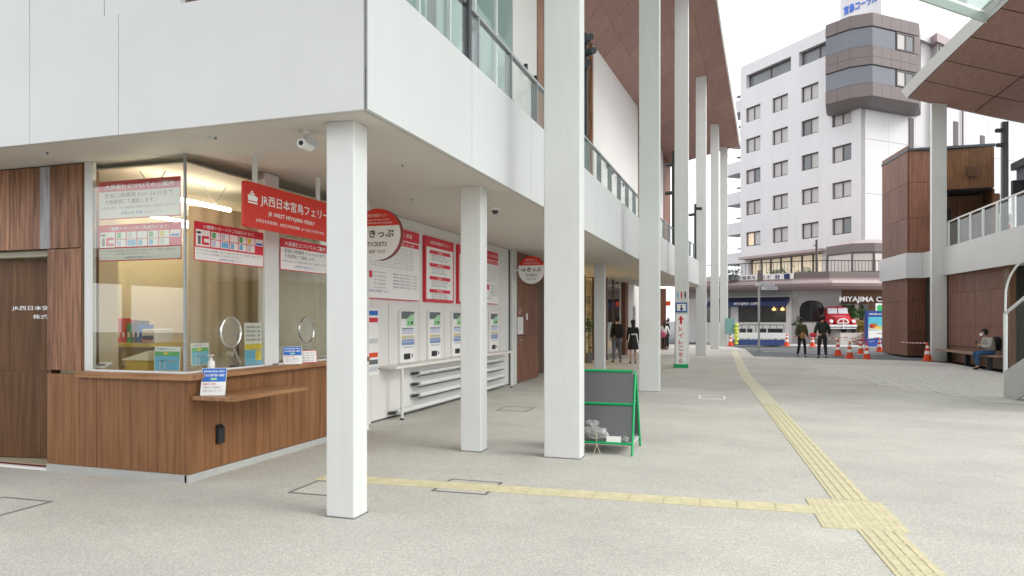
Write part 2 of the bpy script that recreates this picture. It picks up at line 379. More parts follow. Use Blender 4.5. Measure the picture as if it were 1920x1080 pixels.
# tactile paving --------------------------------------------------
def tile_mesh(kind, m):
    t = MB(); t.box(-.149, .149, -.149, .149, 0, .006)
    if kind == 'bar':
        for k in range(4):
            x = -.105 + .07 * k
            t.add([(x - .017, -.14, .006), (x + .017, -.14, .006), (x + .017, .14, .006), (x - .017, .14, .006), (x - .010, -.135, .011), (x + .010, -.135, .011), (x + .010, .135, .011), (x - .010, .135, .011)],
                  [(4, 5, 6, 7), (0, 1, 5, 4), (1, 2, 6, 5), (2, 3, 7, 6), (3, 0, 4, 7)])
    else:
        for i in range(5):
            for j in range(5):
                x, y = -.112 + .056 * i, -.112 + .056 * j
                t.add([(x - .014, y - .014, .006), (x + .014, y - .014, .006), (x + .014, y + .014, .006), (x - .014, y + .014, .006), (x - .007, y - .007, .011), (x + .007, y - .007, .011), (x + .007, y + .007, .011), (x - .007, y + .007, .011)],
                      [(4, 5, 6, 7), (0, 1, 5, 4), (1, 2, 6, 5), (2, 3, 7, 6), (3, 0, 4, 7)])
    o = t.build('tile', m); me = o.data; bpy.data.objects.remove(o); return me
tp = bpy.data.objects.new('tactile_paving', None); COL.objects.link(tp); tag(tp, kind='structure')
TB, TD = tile_mesh('bar', M['tactile']), tile_mesh('dot', M['tactile'])
TBW = tile_mesh('bar', M['tactilew'])
def tile(me, x, y, rz, sx=1):
    o = bpy.data.objects.new('tile', me); COL.objects.link(o); o.parent = tp
    o.location = (x, y, R.uniform(-.0006, .0002)); o.rotation_euler = (0, 0, rz); o.scale = (sx, 1, 1)
path = [(1.22, 2.6), (.93, 6.2), (.13, 20.8), (-.28, 36.2)]
y = 2.6
while y < 37:
    xx = interp([(p[1], p[0]) for p in path], y)
    dx = interp([(p[1], p[0]) for p in path], y + .1) - xx
    if not (5.72 < y < 6.62): tile(TB if y < 14 else TBW, xx, y, -math.atan(dx / .1))
    y += .3
for i in range(2):
    for j in range(3):
        gx, gy = .3 * i, .3 * (j - 1); tile(TD, .71 + gx * cos(.055) - gy * sin(.055), 6.17 + gx * sin(.055) + gy * cos(.055), .055)
x = .42
while x > -3.85:
    tile(TB, x, lerp(6.22, 6.02, (.42 - x) / 4.5), pi / 2 + .045, .86); x -= .3
for i in range(3): tile(TD, -.05 - .3 * i, 21.2, .02)
# pavers --------------------------------------------------------
pv = bpy.data.objects.new('stone_paving', None); COL.objects.link(pv); tag(pv, kind='structure')
t = MB(); t.add([(-.295, -.145, 0), (.295, -.145, 0), (.295, .145, 0), (-.295, .145, 0), (-.285, -.135, .014), (.285, -.135, .014), (.285, .135, .014), (-.285, .135, .014)],
                [(4, 5, 6, 7), (0, 1, 5, 4), (1, 2, 6, 5), (2, 3, 7, 6), (3, 0, 4, 7)])
o = t.build('paver', M['paver']); PM = o.data; bpy.data.objects.remove(o)
n = 0
for j in range(36):
    for i in range(9):
        x = 2.2 + i * .6 + (.3 if j % 2 else 0); y = 15.6 + j * .31
        if x > 6.9 or (x < 2.2 + (22 - y) * .35 and y < 22) or n >= 290: continue
        o = bpy.data.objects.new('paver', PM); COL.objects.link(o); o.parent = pv
        o.location = (x, y, R.uniform(-.006, -.001)); o.rotation_euler = (R.gauss(0, .012), R.gauss(0, .009), R.gauss(0, .006)); n += 1
# floor access covers
def cover(name, label, cx, cy, sx, sy, rz, m, w=.026):
    o = thing(name, label, 'floor hatch', (cx, cy, 0), rz)
    fr = MB()
    fr.box(-sx / 2, sx / 2, -sy / 2, -sy / 2 + w, 0, .004); fr.box(-sx / 2, sx / 2, sy / 2 - w, sy / 2, 0, .004)
    fr.box(-sx / 2, -sx / 2 + w, -sy / 2 + w, sy / 2 - w, 0, .004); fr.box(sx / 2 - w, sx / 2, -sy / 2 + w, sy / 2 - w, 0, .004)
    fr.build('hatch_frame', m, o, world=False)
    p = MB(); p.box(-sx / 2 + w, sx / 2 - w, -sy / 2 + w, sy / 2 - w, 0, .0022); p.build('hatch_panel', M['floor'], o, world=False)
cover('floor_hatch', 'steel framed floor hatch crossed by the yellow tactile strip', -2.41, 6.10, .53, .50, .02, M['hatch'])
cover('floor_hatch', 'steel framed floor hatch half hidden behind the nearest white column', -3.62, 5.64, .5, .5, .02, M['hatch'])
cover('floor_hatch', 'steel framed floor hatch at the left edge in front of the brown door', -5.85, 4.25, .56, .50, .02, M['hatch'])
cover('floor_hatch', 'small floor hatch in front of the ticket machines', -3.72, 11.7, .55, .6, .02, M['hatch'])
cover('floor_hatch', 'floor hatch with white outline beyond the sandwich board', -.54, 14.65, .5, .62, .02, M['inkw'])

# ============================================================ TERMINAL BUILDING (left)
TB_ = thing('ferry_terminal', 'white two storey ferry terminal with wooden soffit roof and glass rail', 'building', (-5.2, 20, 0))
# upper deck slab
mb = MB()
ys = [4.60 + i * .98 for i in range(31)]
L_ = [(xf(y) - .04, y) for y in ys]
mb.prism([(-14, 4.60)] + L_ + [(-14, ys[-1])], 3.42, 3.95)
mb.build('deck_slab', M['wallw'], TB_)
# soffit sheet with gentle rise
mb = MB(); nx = 14
for j in range(len(ys)):
    for i in range(nx + 1):
        x = lerp(xf(ys[j]) - .03, -13, (i / nx) ** 1.3); mb.v.append((x, ys[j], zs(x, ys[j])))
for j in range(len(ys) - 1):
    for i in range(nx): mb.f.append([j * (nx + 1) + i, j * (nx + 1) + i + 1, (j + 1) * (nx + 1) + i + 1, (j + 1) * (nx + 1) + i]); mb.m.append(0)
mb.build('soffit', M['soffit'], TB_)
# fascia panels
yy = 4.57; k = 0
while yy < 33.9:
    y2 = min(yy + 2.06, 34)
    p = MB(); x0, x1 = xf(yy), xf(y2)
    g0, g1 = (0 if k == 0 else .003), .003
    p.prism([(x0, yy + g0), (x1, y2 - g1), (x1 - .035, y2 - g1), (x0 - .035, yy + g0 + (.036 if k == 0 else 0))], 3.095, 4.15); p.build('fascia_panel', M['white'], TB_)
    yy = y2; k += 1
mb = MB(); mb.prism([(-2.64, 4.62)] + [(xf(y) - .037, y) for y in ys[1:]] + [(xf(y) - .06, y) for y in ys[:0:-1]] + [(-2.66, 4.64)], 3.10, 4.13); mb.build('fascia_backing', M['concrete'], TB_)
xs = [-2.593, -4.93, -5.93, -8.2, -10.5, -12.8]
for a, b in zip(xs, xs[1:]):
    p = MB(); p.box(b + .003, a - (.036 if a > -2.6 else .003), 4.57, 4.605, 3.095, 4.10); p.build('fascia_panel', M['white'], TB_)
mb = MB(); mb.box(-12.8, -2.67, 4.608, 4.63, 3.10, 4.09); mb.build('fascia_backing', M['concrete'], TB_)
# upper wall on the left front: panels, opening, brown return
for a, b in ((-4.30, -5.10), (-5.10, -5.95), (-5.95, -7.2), (-7.2, -9)):
    p = MB(); p.box(b + .004, a - .004, 4.585, 4.64, 4.104, 7.5); p.build('wall_panel', M['white'], TB_)
mb = MB(); mb.box(-4.29, -4.18, 4.66, 5.6, 3.9, 6.6); mb.build('wall_return', M['woodr'], TB_)
mb = MB(); mb.box(-4.1, -4.02, 5.2, 5.25, 3.9, 6.6); mb.build('wall_post', M['white2'], TB_)
mb = MB(); mb.box(-4.05, -3.2, 6.2, 6.25, 3.9, 6.6); mb.build('wall_post', M['woodr'], TB_)
# upper volumes
XW = -4.7
mb = MB(); mb.box(-12, XW - .3, 5.8, 17.0, 3.95, 12.5); mb.build('upper_core', M['wallw'], TB_)
for i, yy in enumerate([6.2 + 1.19 * i for i in range(7)]):
    p = MB(); p.box(XW - .02, XW + .0, yy + .03, yy + 1.16, 4.0, 11.6); p.build('curtain_pane', M['cwall'], TB_)
    q = MB(); q.box(XW - .06, XW + .06, yy - .03, yy + .03, 3.95, 11.6); q.build('mullion', M['white2'], TB_)
mb = MB(); mb.box(XW - .3, XW, 14.55, 16.45, 3.95, 11.6); mb.build('upper_wall', M['wallw'], TB_)
mb = MB(); mb.box(XW - .3, XW + .02, 16.45, 17.0, 3.95, 11.6); mb.build('upper_wall', M['woodr'], TB_, label='brown wooden end wall')
mb = MB(); mb.box(-12, XW, 23.4, 45.8, 3.95, 12.6, M['wallw']); mb.build('upper_wall', None, TB_)
mb = MB(); mb.box(-12, XW - .02, 23.25, 23.4, 3.95, 12.6); mb.build('upper_wall', M['woodr'], TB_, label='brown wooden end wall')
mb = MB(); mb.box(-12, XW + .03, 34.2, 34.8, 3.95, 12.6); mb.build('wall_rib', M['woodr'], TB_)
for i in range(4):
    mb = MB(); mb.box(-12, XW, 45.82 + i * 1.3, 47.1 + i * 1.3, 3.95, 12.8); mb.build('upper_wall', M['woodbox'], TB_)
# wooden roof
XE = [(-8, -1.4), (7, -1.2), (24, -.78), (30, -.6), (36, -.38), (44, -.04)]  # near end is run on out of view to shade deck and fascia
ZE = [(7, 12.5), (32, 12.35), (38, 12.15), (43, 11.6), (52, 11.5)]
ZW = [(-8, 8.6), (7, 8.9), (16, 10.0), (23.4, 10.8), (34, 11.8), (44, 12.2), (51, 12.5)]
def yend(x): return 42.8 + 1.77 * (-.06 - x)
def roofpt(s, t):
    """s 0..1 from edge to wall, t 0..1 along"""
    y = lerp(-8, 44, t); x = lerp(interp(XE, y), XW - .02, s); y = lerp(-8, yend(x), t)
    zz = lerp(interp(ZE, y), interp(ZW, y), s) + .25 * sin(pi * s) * (.6)
    return Vector((x, y, zz))
NR, NC = 32, 5
roof = thing('wooden_roof', 'long upswept roof with a brown panelled wooden underside on the tall white columns', 'roof', (-2.5, 27, 10))
for j in range(NR):
    for i in range(NC):
        s0, s1 = i / NC + .0009, (i + 1) / NC - .0009; t0, t1 = j / NR + .00012, (j + 1) / NR - .00012
        if j == 0 and i % 2: t0 = 0
        t1 = min(t1, 1)
        if t1 - t0 < .01: continue
        A, B, C, D = roofpt(s0, t0), roofpt(s1, t0), roofpt(s1, t1), roofpt(s0, t1)
        up = Vector((0, 0, .03)); p = MB()
        dz = R.uniform(0, .003)
        vs = [q + Vector((0, 0, dz)) for q in (A, B, C, D)] + [q + up for q in (A, B, C, D)]
        p.add(vs, [(0, 1, 2, 3), (7, 6, 5, 4), (0, 4, 5, 1), (1, 5, 6, 2), (2, 6, 7, 3), (3, 7, 4, 0)]); p.build('soffit_panel', M['woodroof'], roof)
mb = MB(); N_ = 24; NS = 10
for j in range(N_ + 1):
    for i in range(NS + 1): mb.v.append(tuple(roofpt(i / NS, j / N_) + Vector((0, 0, .05))))
for j in range(N_):
    for i in range(NS): a = j * (NS + 1) + i; mb.f.append((a, a + 1, a + NS + 2, a + NS + 1)); mb.m.append(0)
for j in range(N_):
    A, B, C, D = roofpt(0, j / N_), roofpt(0, (j + 1) / N_), roofpt(1, (j + 1) / N_), roofpt(1, j / N_); u_ = Vector((0, 0, .38)); mb.add([A + u_, B + u_, C + u_ * 1.6, D + u_ * 1.6], [(0, 1, 2, 3)])
A, B = roofpt(0, 1), roofpt(1, 1); mb.add([A, B, B + u_ * 1.6, A + u_], [(0, 1, 2, 3)])
mb.build('roof_deck', M['charcoal'], roof)
mb = MB()
for j in range(N_):
    A, B = roofpt(0, j / N_), roofpt(0, (j + 1) / N_)
    mb.add([A + Vector((.03, 0, -.02)), B + Vector((.03, 0, -.02)), B + Vector((.06, 0, .36)), A + Vector((.06, 0, .36)), A + Vector((-.03, 0, .0)), B + Vector((-.03, 0, 0))], [(0, 1, 2, 3), (4, 5, 1, 0)])
mb.build('roof_edge', M['white2'], roof)
mb = MB(); mb.prism([(-12, -8), (XW - .02, -8), (XW - .02, 51), (-12, 51)], 12.85, 13.1); mb.build('roof_top', M['charcoal'], roof)
# railing ------------------------------------------------------
rail = thing('deck_railing', 'grey steel and glass railing along the edge of the upper deck above the columns', 'railing', (-2.7, 15, 3.95))
ry = 4.85; posts = []
while ry < 33.8: posts.append(ry); ry += 1.105
for i, yy in enumerate(posts):
    x = xf(yy) - .13
    p = MB(); p.box(x - .045, x + .045, yy - .011, yy + .011, 3.95, 4.80); p.build('post', M['steel'], rail)
    if i + 1 < len(posts):
        x2 = xf(posts[i + 1]) - .13
        p = MB(); p.obox((x + .02, yy + .02, 4.02), (x2 - x, posts[i + 1] - yy - .04, 0), (.012, 0, 0), (0, 0, .72)); p.build('pane', M['rglass'], rail)
mb = MB()
for a, b in zip(posts, posts[1:]):
    xa, xb = xf(a) - .13, xf(b) - .13
    mb.obox((xa - .03, a, 4.80), (xb - xa, b - a, 0), (.06, 0, 0), (0, 0, .035))
mb.build('handrail', M['steel'], rail)
rail2 = thing('deck_railing', 'short stretch of glass railing on the front of the upper deck above the ticket office', 'railing', (-3.4, 4.8, 3.95))
for i in range(3):
    x = -2.9 - .5 * i
    p = MB(); p.box(x - .04, x + .04, 4.75, 4.77, 3.95, 4.8); p.build('post', M['steel'], rail2)
mb = MB(); mb.box(-3.95, -2.75, 4.73, 4.79, 4.8, 4.835); mb.build('handrail', M['steel'], rail2)
mb = MB(); mb.box(-3.9, -2.8, 4.74, 4.75, 4.0, 4.75); mb.build('pane', M['rglass'], rail2)
# spotlight poles on the deck
def spot_pole(label, x, y, z1, spots, zt=3.95, w=.07):
    o = thing('spotlight_pole', label, 'light pole', (x, y, zt), 0, 'dark spotlight poles')
    p = MB(); p.box(x - w / 2, x + w / 2, y - w / 2, y + w / 2, zt, z1); p.build('pole', M['charcoal'], o)
    for (dz, ax, ay) in spots:
        q = MB(); z = z1 - dz; d = Vector((ax, ay, -.12)).normalized()
        q.tube([(x, y, z), Vector((x, y, z)) + d * .08], .02); c = Vector((x, y, z)) + d * .06
        q.tube([c - d * .01, c + d * .24], .065, n=12); q.build('spotlight', M['black'], o)
spot_pole('dark square pole rising past the top edge of the picture behind the glass rail', -2.68, 6.76, 7.6, [], w=.075)
spot_pole('dark pole with three spotlights just right of the broad front column', -2.77, 13.04, 6.95, [(.15, .5, -.9), (.38, .55, -.6), (.62, .3, -.9)], w=.07)
spot_pole('far dark pole with spotlights between the second and third tall columns', xf(25.7) - .1, 25.7, 7.6, [(.2, 1, -.6), (.5, -1, -.6), (.9, 1, -.5), (1.5, -1, -.4)], w=.11)
spot_pole('farthest dark pole with spotlights seen over the deck end', xf(31.6) - .1, 31.6, 6.6, [(.2, 1, -.3), (.45, -1, -.3)], w=.1)
for i, (y, nm) in enumerate(((15.2, 'first wall lamp on the white upper wall beside the glass'), (16.0, 'second wall lamp on the white upper wall beside the brown end wall'), (25.5, 'nearest of the four small lamps above the far rail'), (26.6, 'second of the four small lamps above the far rail'), (27.8, 'third of the four small lamps above the far rail'), (29.2, 'farthest of the four small lamps above the far rail'))):
    z = 7.2
    if i > 1: z = 7.2 + .0 * i
    q = MB(); q.tube([(XW + .1, y, z + .12), (XW + .1, y, z - .12)], .045, n=10); q.tube([(XW, y, z), (XW + .1, y, z)], .015)
    single(q, 'wall_lamp', nm, 'wall lamp', M['black'], 'small lamps on the upper walls')
# columns ---------------------------------------------------------
def column(label, cx, cy, sx, sy, z1, group, rz=0):
    o = thing('column', label, 'column', (cx, cy, 0), rz, group)
    p = MB(); p.box(-sx / 2, sx / 2, -sy / 2, sy / 2, .0, z1); p.build('shaft', M['column'], o, world=False, bevel=.012)
    p = MB(); p.box(-sx / 2 - .005, sx / 2 + .005, -sy / 2 - .005, sy / 2 + .005, 0, .008); p.build('base_shadow_rim', M['hatch'], o, world=False)  # dark rim drawn at the foot, standing in for joint and contact shadow
    return o
gi, go = 'short white columns under the deck', 'tall white columns carrying the wooden roof'
column('nearest short white column, right in front of the red ferry sign', -2.98, 4.93, .25, .21, 3.11, gi)
column('short white column standing in front of the ticket machines', -3.02, 7.84, .26, .22, 3.13, gi)
column('thin white column behind the green sandwich board', -3.83, 20.0, .30, .24, 3.22, gi)
def rz_at(x, y):
    s = (interp(XE, y) - x) / (interp(XE, y) - (XW - .02)); return lerp(interp(ZE, y), interp(ZW, y), s) + .15 * sin(pi * s) + .02
for (x, y, lab) in ((-1.90, 7.78, 'broadest and nearest tall white column, left of the green sandwich board'), (-1.88, 15.55, 'second tall white column from the camera, with a paper notice'),
                    (-1.82, 23.6, 'third tall white column, carrying the toilet signs'), (-1.64, 32.1, 'fourth tall white column, ending in view under the wooden roof'),
                    (-1.31, 39.5, 'fifth tall white column toward the road'), (-.92, 43.6, 'farthest tall white column at the tip of the wooden roof')):
    column(lab, x, y, .42 if y < 12 else .44, .22, rz_at(x, y), go, .0 if y < 30 else -.06)
column('far short white pillar under the end of the deck', -2.35, 31.0, .42, .3, 3.2, gi)
# ---------------------------------------------------------- ticket office
off = thing('ticket_office', 'wood clad ticket office with glass corner and counter', 'ticket office', (-6.5, 6.5, 0))
def planks(par, x0, x1, y0, y1, z0, z1, axis, w, m, jitter=.0015, name='plank', odd=None, g=.003):
    a, b = (x0, x1) if axis == 'x' else (y0, y1); n = max(1, round(abs(b - a) / w)); st = (b - a) / n
    for k in range(n):
        p = MB(); j = R.uniform(-jitter, jitter); lo, hi = a + st * k + g / 2, a + st * (k + 1) - g / 2
        if axis == 'x': p.box(lo, hi, y0 + j, y1, z0, z1)
        else: p.box(x0, x1 + j, lo, hi, z0, z1)
        p.build(name, M[odd[1]] if odd and odd[0] == k else m, par)
planks(off, -6.79, -5.03, 5.42, 5.45, .075, 1.0, 'x', .11, M['wood'])
planks(off, -6.79, -6.33, 5.42, 5.45, 1.04, 2.275, 'x', .155, M['woodr'])
planks(off, -9.62, -6.32, 5.42, 5.45, 2.285, 3.13, 'x', .145, M['woodr'], odd=(19, 'woodg'))
planks(off, -5.03, -5.0, 5.42, 8.75, .075, .965, 'y', .11, M['wood'])
mb = MB(); mb.box(-6.78, -5.04, 5.455, 5.52, .0, .97, M['dark']); mb.box(-5.10, -5.035, 5.53, 8.75, 0, .965, M['dark']); mb.box(-9.6, -6.35, 5.455, 5.55, 2.29, 3.13, M['dark']); mb.box(-6.78, -6.35, 5.455, 5.55, 1.04, 2.28, M['dark'])
mb.build('wall_core', None, off)
mb = MB(); mb.box(-6.345, -6.30, 5.425, 5.60, 1.04, 3.13); mb.build('wall_return', M['woodd'], off)
mb = MB(); mb.box(-6.79, -5.008, 5.412, 5.45, 0, .072, M['concrete']); mb.box(-5.03, -4.993, 5.412, 8.76, 0, .07, M['concrete']); mb.build('plinth', None, off)
mb = MB(); mb.box(-6.35, -4.93, 5.365, 5.52, .975, 1.036); mb.build('counter_top', M['woodxx'], off, bevel=.003)
mb = MB(); mb.box(-5.36, -4.93, 5.523, 8.76, .975, 1.036); mb.build('counter_top', M['woodx'], off, bevel=.003)
mb = MB(); mb.box(-4.992, -4.50, 5.45, 6.65, .785, .822); mb.build('shelf', M['woodx'], off, bevel=.003)
mb = MB(); mb.box(-6.30, -6.19, 5.43, 5.47, 1.038, 3.14); mb.build('window_post', M['column'], off)
mb = MB(); mb.box(-6.188, -5.055, 5.43, 5.442, 1.055, 3.14); mb.build('window_pane', M['glass'], off)
for a, b in ((5.43, 6.585), (6.855, 8.75)):
    mb = MB(); mb.box(-5.052, -5.04, a, b, 1.055, 3.17); mb.build('window_pane', M['glass'], off)
mb = MB(); mb.box(-6.19, -5.04, 5.42, 5.455, 1.037, 1.054, M['white2']); mb.box(-5.06, -5.03, 5.456, 8.75, 1.037, 1.054, M['white2']); mb.build('sill_rail', None, off)
mb = MB(); mb.box(-5.056, -5.036, 5.424, 5.446, 1.056, 3.14); mb.build('corner_joint', M['steel'], off)
mb = MB(); mb.box(-5.11, -5.02, 6.59, 6.72, 1.04, 3.19, M['column']); mb.box(-5.12, -5.03, 6.725, 6.85, 1.04, 3.19, M['column']); mb.build('mullion', None, off)
# interior
mb = MB(); mb.box(-5.6, -5.0, 8.765, 8.86, 0, 3.22); mb.build('end_wall', M['wallw'], off)
mb = MB(); mb.box(-9.6, -5.12, 5.56, 8.75, -.0, .02); mb.box(-9.6, -5.62, 8.75, 9.25, 0, .02); mb.build('floor', M['tan'], off)
mb = MB(); mb.box(-9.7, -5.62, 9.25, 9.35, 0, 3.25); mb.build('back_wall', M['cream'], off)
mb = MB(); mb.box(-9.7, -9.6, 5.56, 9.25, 0, 3.25); mb.build('side_wall', M['cream'], off)
mb = MB(); mb.box(-9.6, -5.14, 5.56, 8.75, 3.085, 3.10); mb.build('ceiling', M['creamc'], off)
mb = MB(); mb.box(-8.25, -8.2, 6.30, 9.24, 0, 3.08); mb.box(-8.2, -6.79, 6.25, 6.29, 0, 3.08); mb.box(-6.785, -6.765, 5.56, 6.24, 0, 3.08); mb.build('partition', M['cream'], off)
mb = MB(); mb.box(-7.25, -6.75, 8.5, 9.1, 0, 3.05); mb.build('pillar', M['cream'], off)
mb = MB(); mb.box(-6.6, -5.14, 8.68, 8.74, 0, 3.05); mb.build('screen_wall', M['tan'], off)
def curtain(x0, y0, x1, y1, z0, z1, m, waves, amp, label):
    p = MB(); n = waves * 8; d = Vector((x1 - x0, y1 - y0, 0)); L = d.length; nn = Vector((-d.y, d.x, 0)).normalized()
    for k in range(n + 1):
        t = k / n; a = amp * sin(2 * pi * waves * t) + amp * .3 * sin(9 * t + 1)
        for z, q in ((z0, 1.15), (z1, .8)):
            c = Vector((x0, y0, z)) + d * t + nn * a * q; p.v.append(tuple(c))
    for k in range(n): p.f.append([2 * k, 2 * k + 2, 2 * k + 3, 2 * k + 1]); p.m.append(0); p.smooth.add(k)
    single(p, 'curtain', label, 'curtain', m)
curtain(-6.40, 6.95, -5.7, 8.6, .9, 2.95, M['curtain'], 9, .018, 'tan pleated curtain behind the first speaking window')
curtain(-5.55, 7.3, -5.35, 8.6, 1.04, 2.6, M['curtain2'], 6, .025, 'pale gathered curtain behind the second speaking window')
for (x, y, l) in ((-7.3, 8.4, 'extra lit fluorescent tube added to brighten the back of the office'), (-5.75, 6.35, 'lit fluorescent tube hung behind the side glass near the glass corner'), (-7.0, 7.4, 'lit fluorescent tube hung deep inside the office above the desk')):  # the back tube is an addition that brightens the dim office interior
    o = thing('tube_lamp', l, 'ceiling lamp', (x, y, 2.85), 0, 'lit fluorescent tubes in the ticket office')
    p = MB(); p.tube([(x, y - .75, 2.85), (x, y + .55, 2.85)], .022, n=10); p.build('tube', M['tube'], o)
    for yy in (y - .6, y + .3):
        q = MB(); q.tube([(x, yy, 2.88), (x - .12, yy - .05, 3.085)], .006, n=5); q.tube([(x, yy, 2.88), (x + .12, yy + .05, 3.085)], .006, n=5); q.build('hanger', M['steel'], o)
# desk and clutter
o = thing('desk', 'cream desk behind the front glass of the ticket office', 'desk', (-6.6, 7.0, 0))
mb = MB(); mb.box(-7.5, -6.75, 6.7, 7.25, 1.22, 1.27, M['yellow']); mb.build('desk_top', mat('desk_laminate', (.45, .38, .18), .5), o)
mb = MB(); mb.box(-7.45, -6.8, 6.75, 7.2, .02, 1.22); mb.build('desk_body', mat('desk_body', (.40, .33, .16), .5), o)
o = thing('ticket_bin', 'yellow box with a pale domed lid on the counter behind the front glass', 'box', (-5.82, 5.75, 1.04))
mb = MB(); mb.box(-5.98, -5.68, 5.62, 5.86, 1.037, 1.14); mb.build('body', mat('bin_yellow', (.55, .36, .06), .5), o)
mb = MB(); mb.prism([(-6.0, 5.60), (-5.66, 5.60), (-5.66, 5.88), (-6.0, 5.88)], 1.141, [1.15, 1.24, 1.24, 1.15]); mb.build('lid', mat('bin_lid', (.66, .58, .40), .5), o)
cl = [(-7.0, 6.8, .05, .3, 'pred', 'red binder'), (-6.93, 6.8, .05, .26, 'cone', 'orange binder'), (-6.86, 6.8, .05, .28, 'cone', 'second orange binder'), (-6.78, 6.8, .06, .24, 'green', 'green binder'), (-6.70, 6.8, .05, .27, 'dgrey', 'dark binder'), (-6.63, 6.8, .05, .22, 'blue', 'blue binder')]
for x, y, w, h, m, l in cl:
    x -= .42
    p2 = MB(); p2.box(x, x + w - .005, y, y + .22, 1.271, 1.271 + h, M[m]); p2.box(x + .01, x + w - .015, y - .002, y, 1.34, 1.40, M['paper'])
    single(p2, 'binder', l + ' standing on the cream office desk', 'binder')
o = thing('printer', 'white and black printer on the office desk beside the binders', 'printer', (-6.86, 6.95, 1.271))
mb = MB(); mb.box(-6.97, -6.77, 6.8, 7.1, 1.271, 1.44); mb.build('body', M['paper'], o, bevel=.01)
mb = MB(); mb.box(-6.95, -6.79, 6.79, 6.799, 1.31, 1.36); mb.build('paper_slot', M['black'], o)
mb = MB(); mb.box(-6.94, -6.8, 6.72, 6.79, 1.30, 1.306); mb.build('paper_tray', M['cone'], o)
mb = MB(); mb.obox((-6.27, 5.50, 1.056), (.16, 0, 0), (0, .10, .05), (0, -.006, .012), M['paper']); mb.box(-6.24, -6.14, 5.53, 5.535, 1.085, 1.10, M['dgrey']); single(mb, 'leaflet_rack', 'small tilted leaflet holder at the left end of the counter behind the glass', 'leaflet holder')
# speaking rings
for y, l in ((6.04, 'chrome ringed speaking disc in the glass nearest the corner'), (7.38, 'chrome ringed speaking disc in the glass beside the column')):
    o = thing('speaking_disc', l, 'speaking disc', (-5.0, y, 1.425), 0, 'round speaking discs in the counter glass')
    p = MB(); n = 40; p.tube([(-5.02, y + .15 * cos(2 * pi * k / n), 1.425 + .155 * sin(2 * pi * k / n)) for k in range(n + 1)], .0115, n=8, cap=False); p.build('ring', M['chrome'], o)
    q = MB(); q.add([(-5.015, y + .147 * cos(2 * pi * k / n), 1.425 + .152 * sin(2 * pi * k / n)) for k in range(n)], [tuple(range(n))]); q.build('disc', M['acr'], o)
    q = MB(); q.tube([(-5.02, y + .03, 1.27), (-5.0, y + .12, 1.10)], .012); q.tube([(-5.05, y + .0, 1.20), (-5.0, y, 1.20)], .03, n=12); q.build('clamp', M['acr'], o)
# items on counter
o = thing('hand_sanitizer', 'white pump bottle of hand sanitizer on the counter corner', 'pump bottle', (-4.99, 5.72, 1.036))
mb = MB(); mb.lathe((-4.99, 5.72, 1.036), [(.033, 0), (.035, .01), (.035, .095), (.028, .108), (.012, .115)]); mb.build('bottle', M['paper'], o)
mb = MB(); mb.lathe((-4.99, 5.72, 1.151), [(.013, 0), (.013, .018), (.005, .02), (.005, .045)], n=10); mb.box(-5.02, -4.965, 5.712, 5.728, 1.196, 1.206); mb.build('pump', M['paper'], o)
def card(name, label, cat, O, xd, w, h, lean, build):
    x = Vector(xd).normalized(); n = x.cross(Vector((0, 0, 1))); y = (Vector((0, 0, 1)) * cos(lean) - n * sin(lean))
    o = thing(name, label, cat, O)
    f = Face(O, x, y); b = MB(); b.obox(Vector(O), x * w, y * h, f.n * -.004); b.build('card', M['paper'], o)
    bb = MB(); bb.obox(Vector(O) - Vector((0, 0, .0)), x * w, -n * .10, Vector((0, 0, .003))); bb.build('stand', M['acr'], o)
    build(f, w, h); f.done(o); return o
def pass_card(f, w, h):
    f.rect(.004, h * .5, w - .004, h - .004, M['blue'])
    f.text('JAPAN RAIL PASS', w * .08, h * .82, w * .84, h * .09, M['inkw'], bold=.02); f.text('IS ACCEPTED HERE', w * .08, h * .69, w * .84, h * .085, M['inkw'], bold=.02)
    f.rect(w * .38, h * .56, w * .62, h * .64, M['lgreen'], .002)
    f.text('乗船券 ご案内', w * .1, h * .38, w * .5, h * .07, M['pred']); f.text('外国人のお客様は', w * .1, h * .26, w * .7, h * .065, M['inkg']); f.text('係員にお申し付けください', w * .1, h * .14, w * .8, h * .06, M['inkg'])
card('info_card', 'blue and white rail pass card leaning on the lower wooden shelf', 'info card', (-4.93, 5.50, .824), (.9, .42, 0), .23, .27, .28, pass_card)
card('info_card', 'blue and white rail pass card on the counter beside the mullion', 'info card', (-5.02, 6.92, 1.037), (.75, .66, 0), .21, .21, .25, pass_card)
def red_card(f, w, h):
    f.rect(0, 0, w, h, M['pred'], 0.0005); f.rect(.008, .008, w - .008, h - .008, M['paper'], .0012)
    for k in range(4): f.text('ご利用のお客様へお知らせ', w * .1, h * (.74 - .2 * k), w * .8, h * .1, M['inkg'])
card('info_card', 'small white notice with a red border below the second speaking disc', 'info card', (-5.0, 7.2, 1.037), (.6, .8, 0), .22, .15, .2, red_card)
def island(f, w, h):
    f.rect(.008, .008, w - .008, h * .80, M['lblue']); f.rect(.008, h * .62, w - .008, h * .80, M['green'], .0015); f.rect(w * .35, h * .66, w * .55, h * .77, M['yellow'], .002)
    f.disc(w * .32, h * .40, w * .16, M['dgrey'], .002, ry=h * .03); f.rect(w * .22, h * .08, w * .26, h * .4, M['lgrey'], .002); f.rect(w * .4, h * .08, w * .44, h * .4, M['lgrey'], .002)
    f.disc(w * .68, h * .38, w * .14, M['paper'], .002, ry=h * .05)
    f.text('宮島観光フェリー', w * .1, h * .86, w * .8, h * .08, M['inkb'])
card('info_card', 'island picture card inside the front glass near the glass corner', 'picture card', (-5.46, 5.475, 1.056), (1, 0, 0), .31, .235, .05, island)
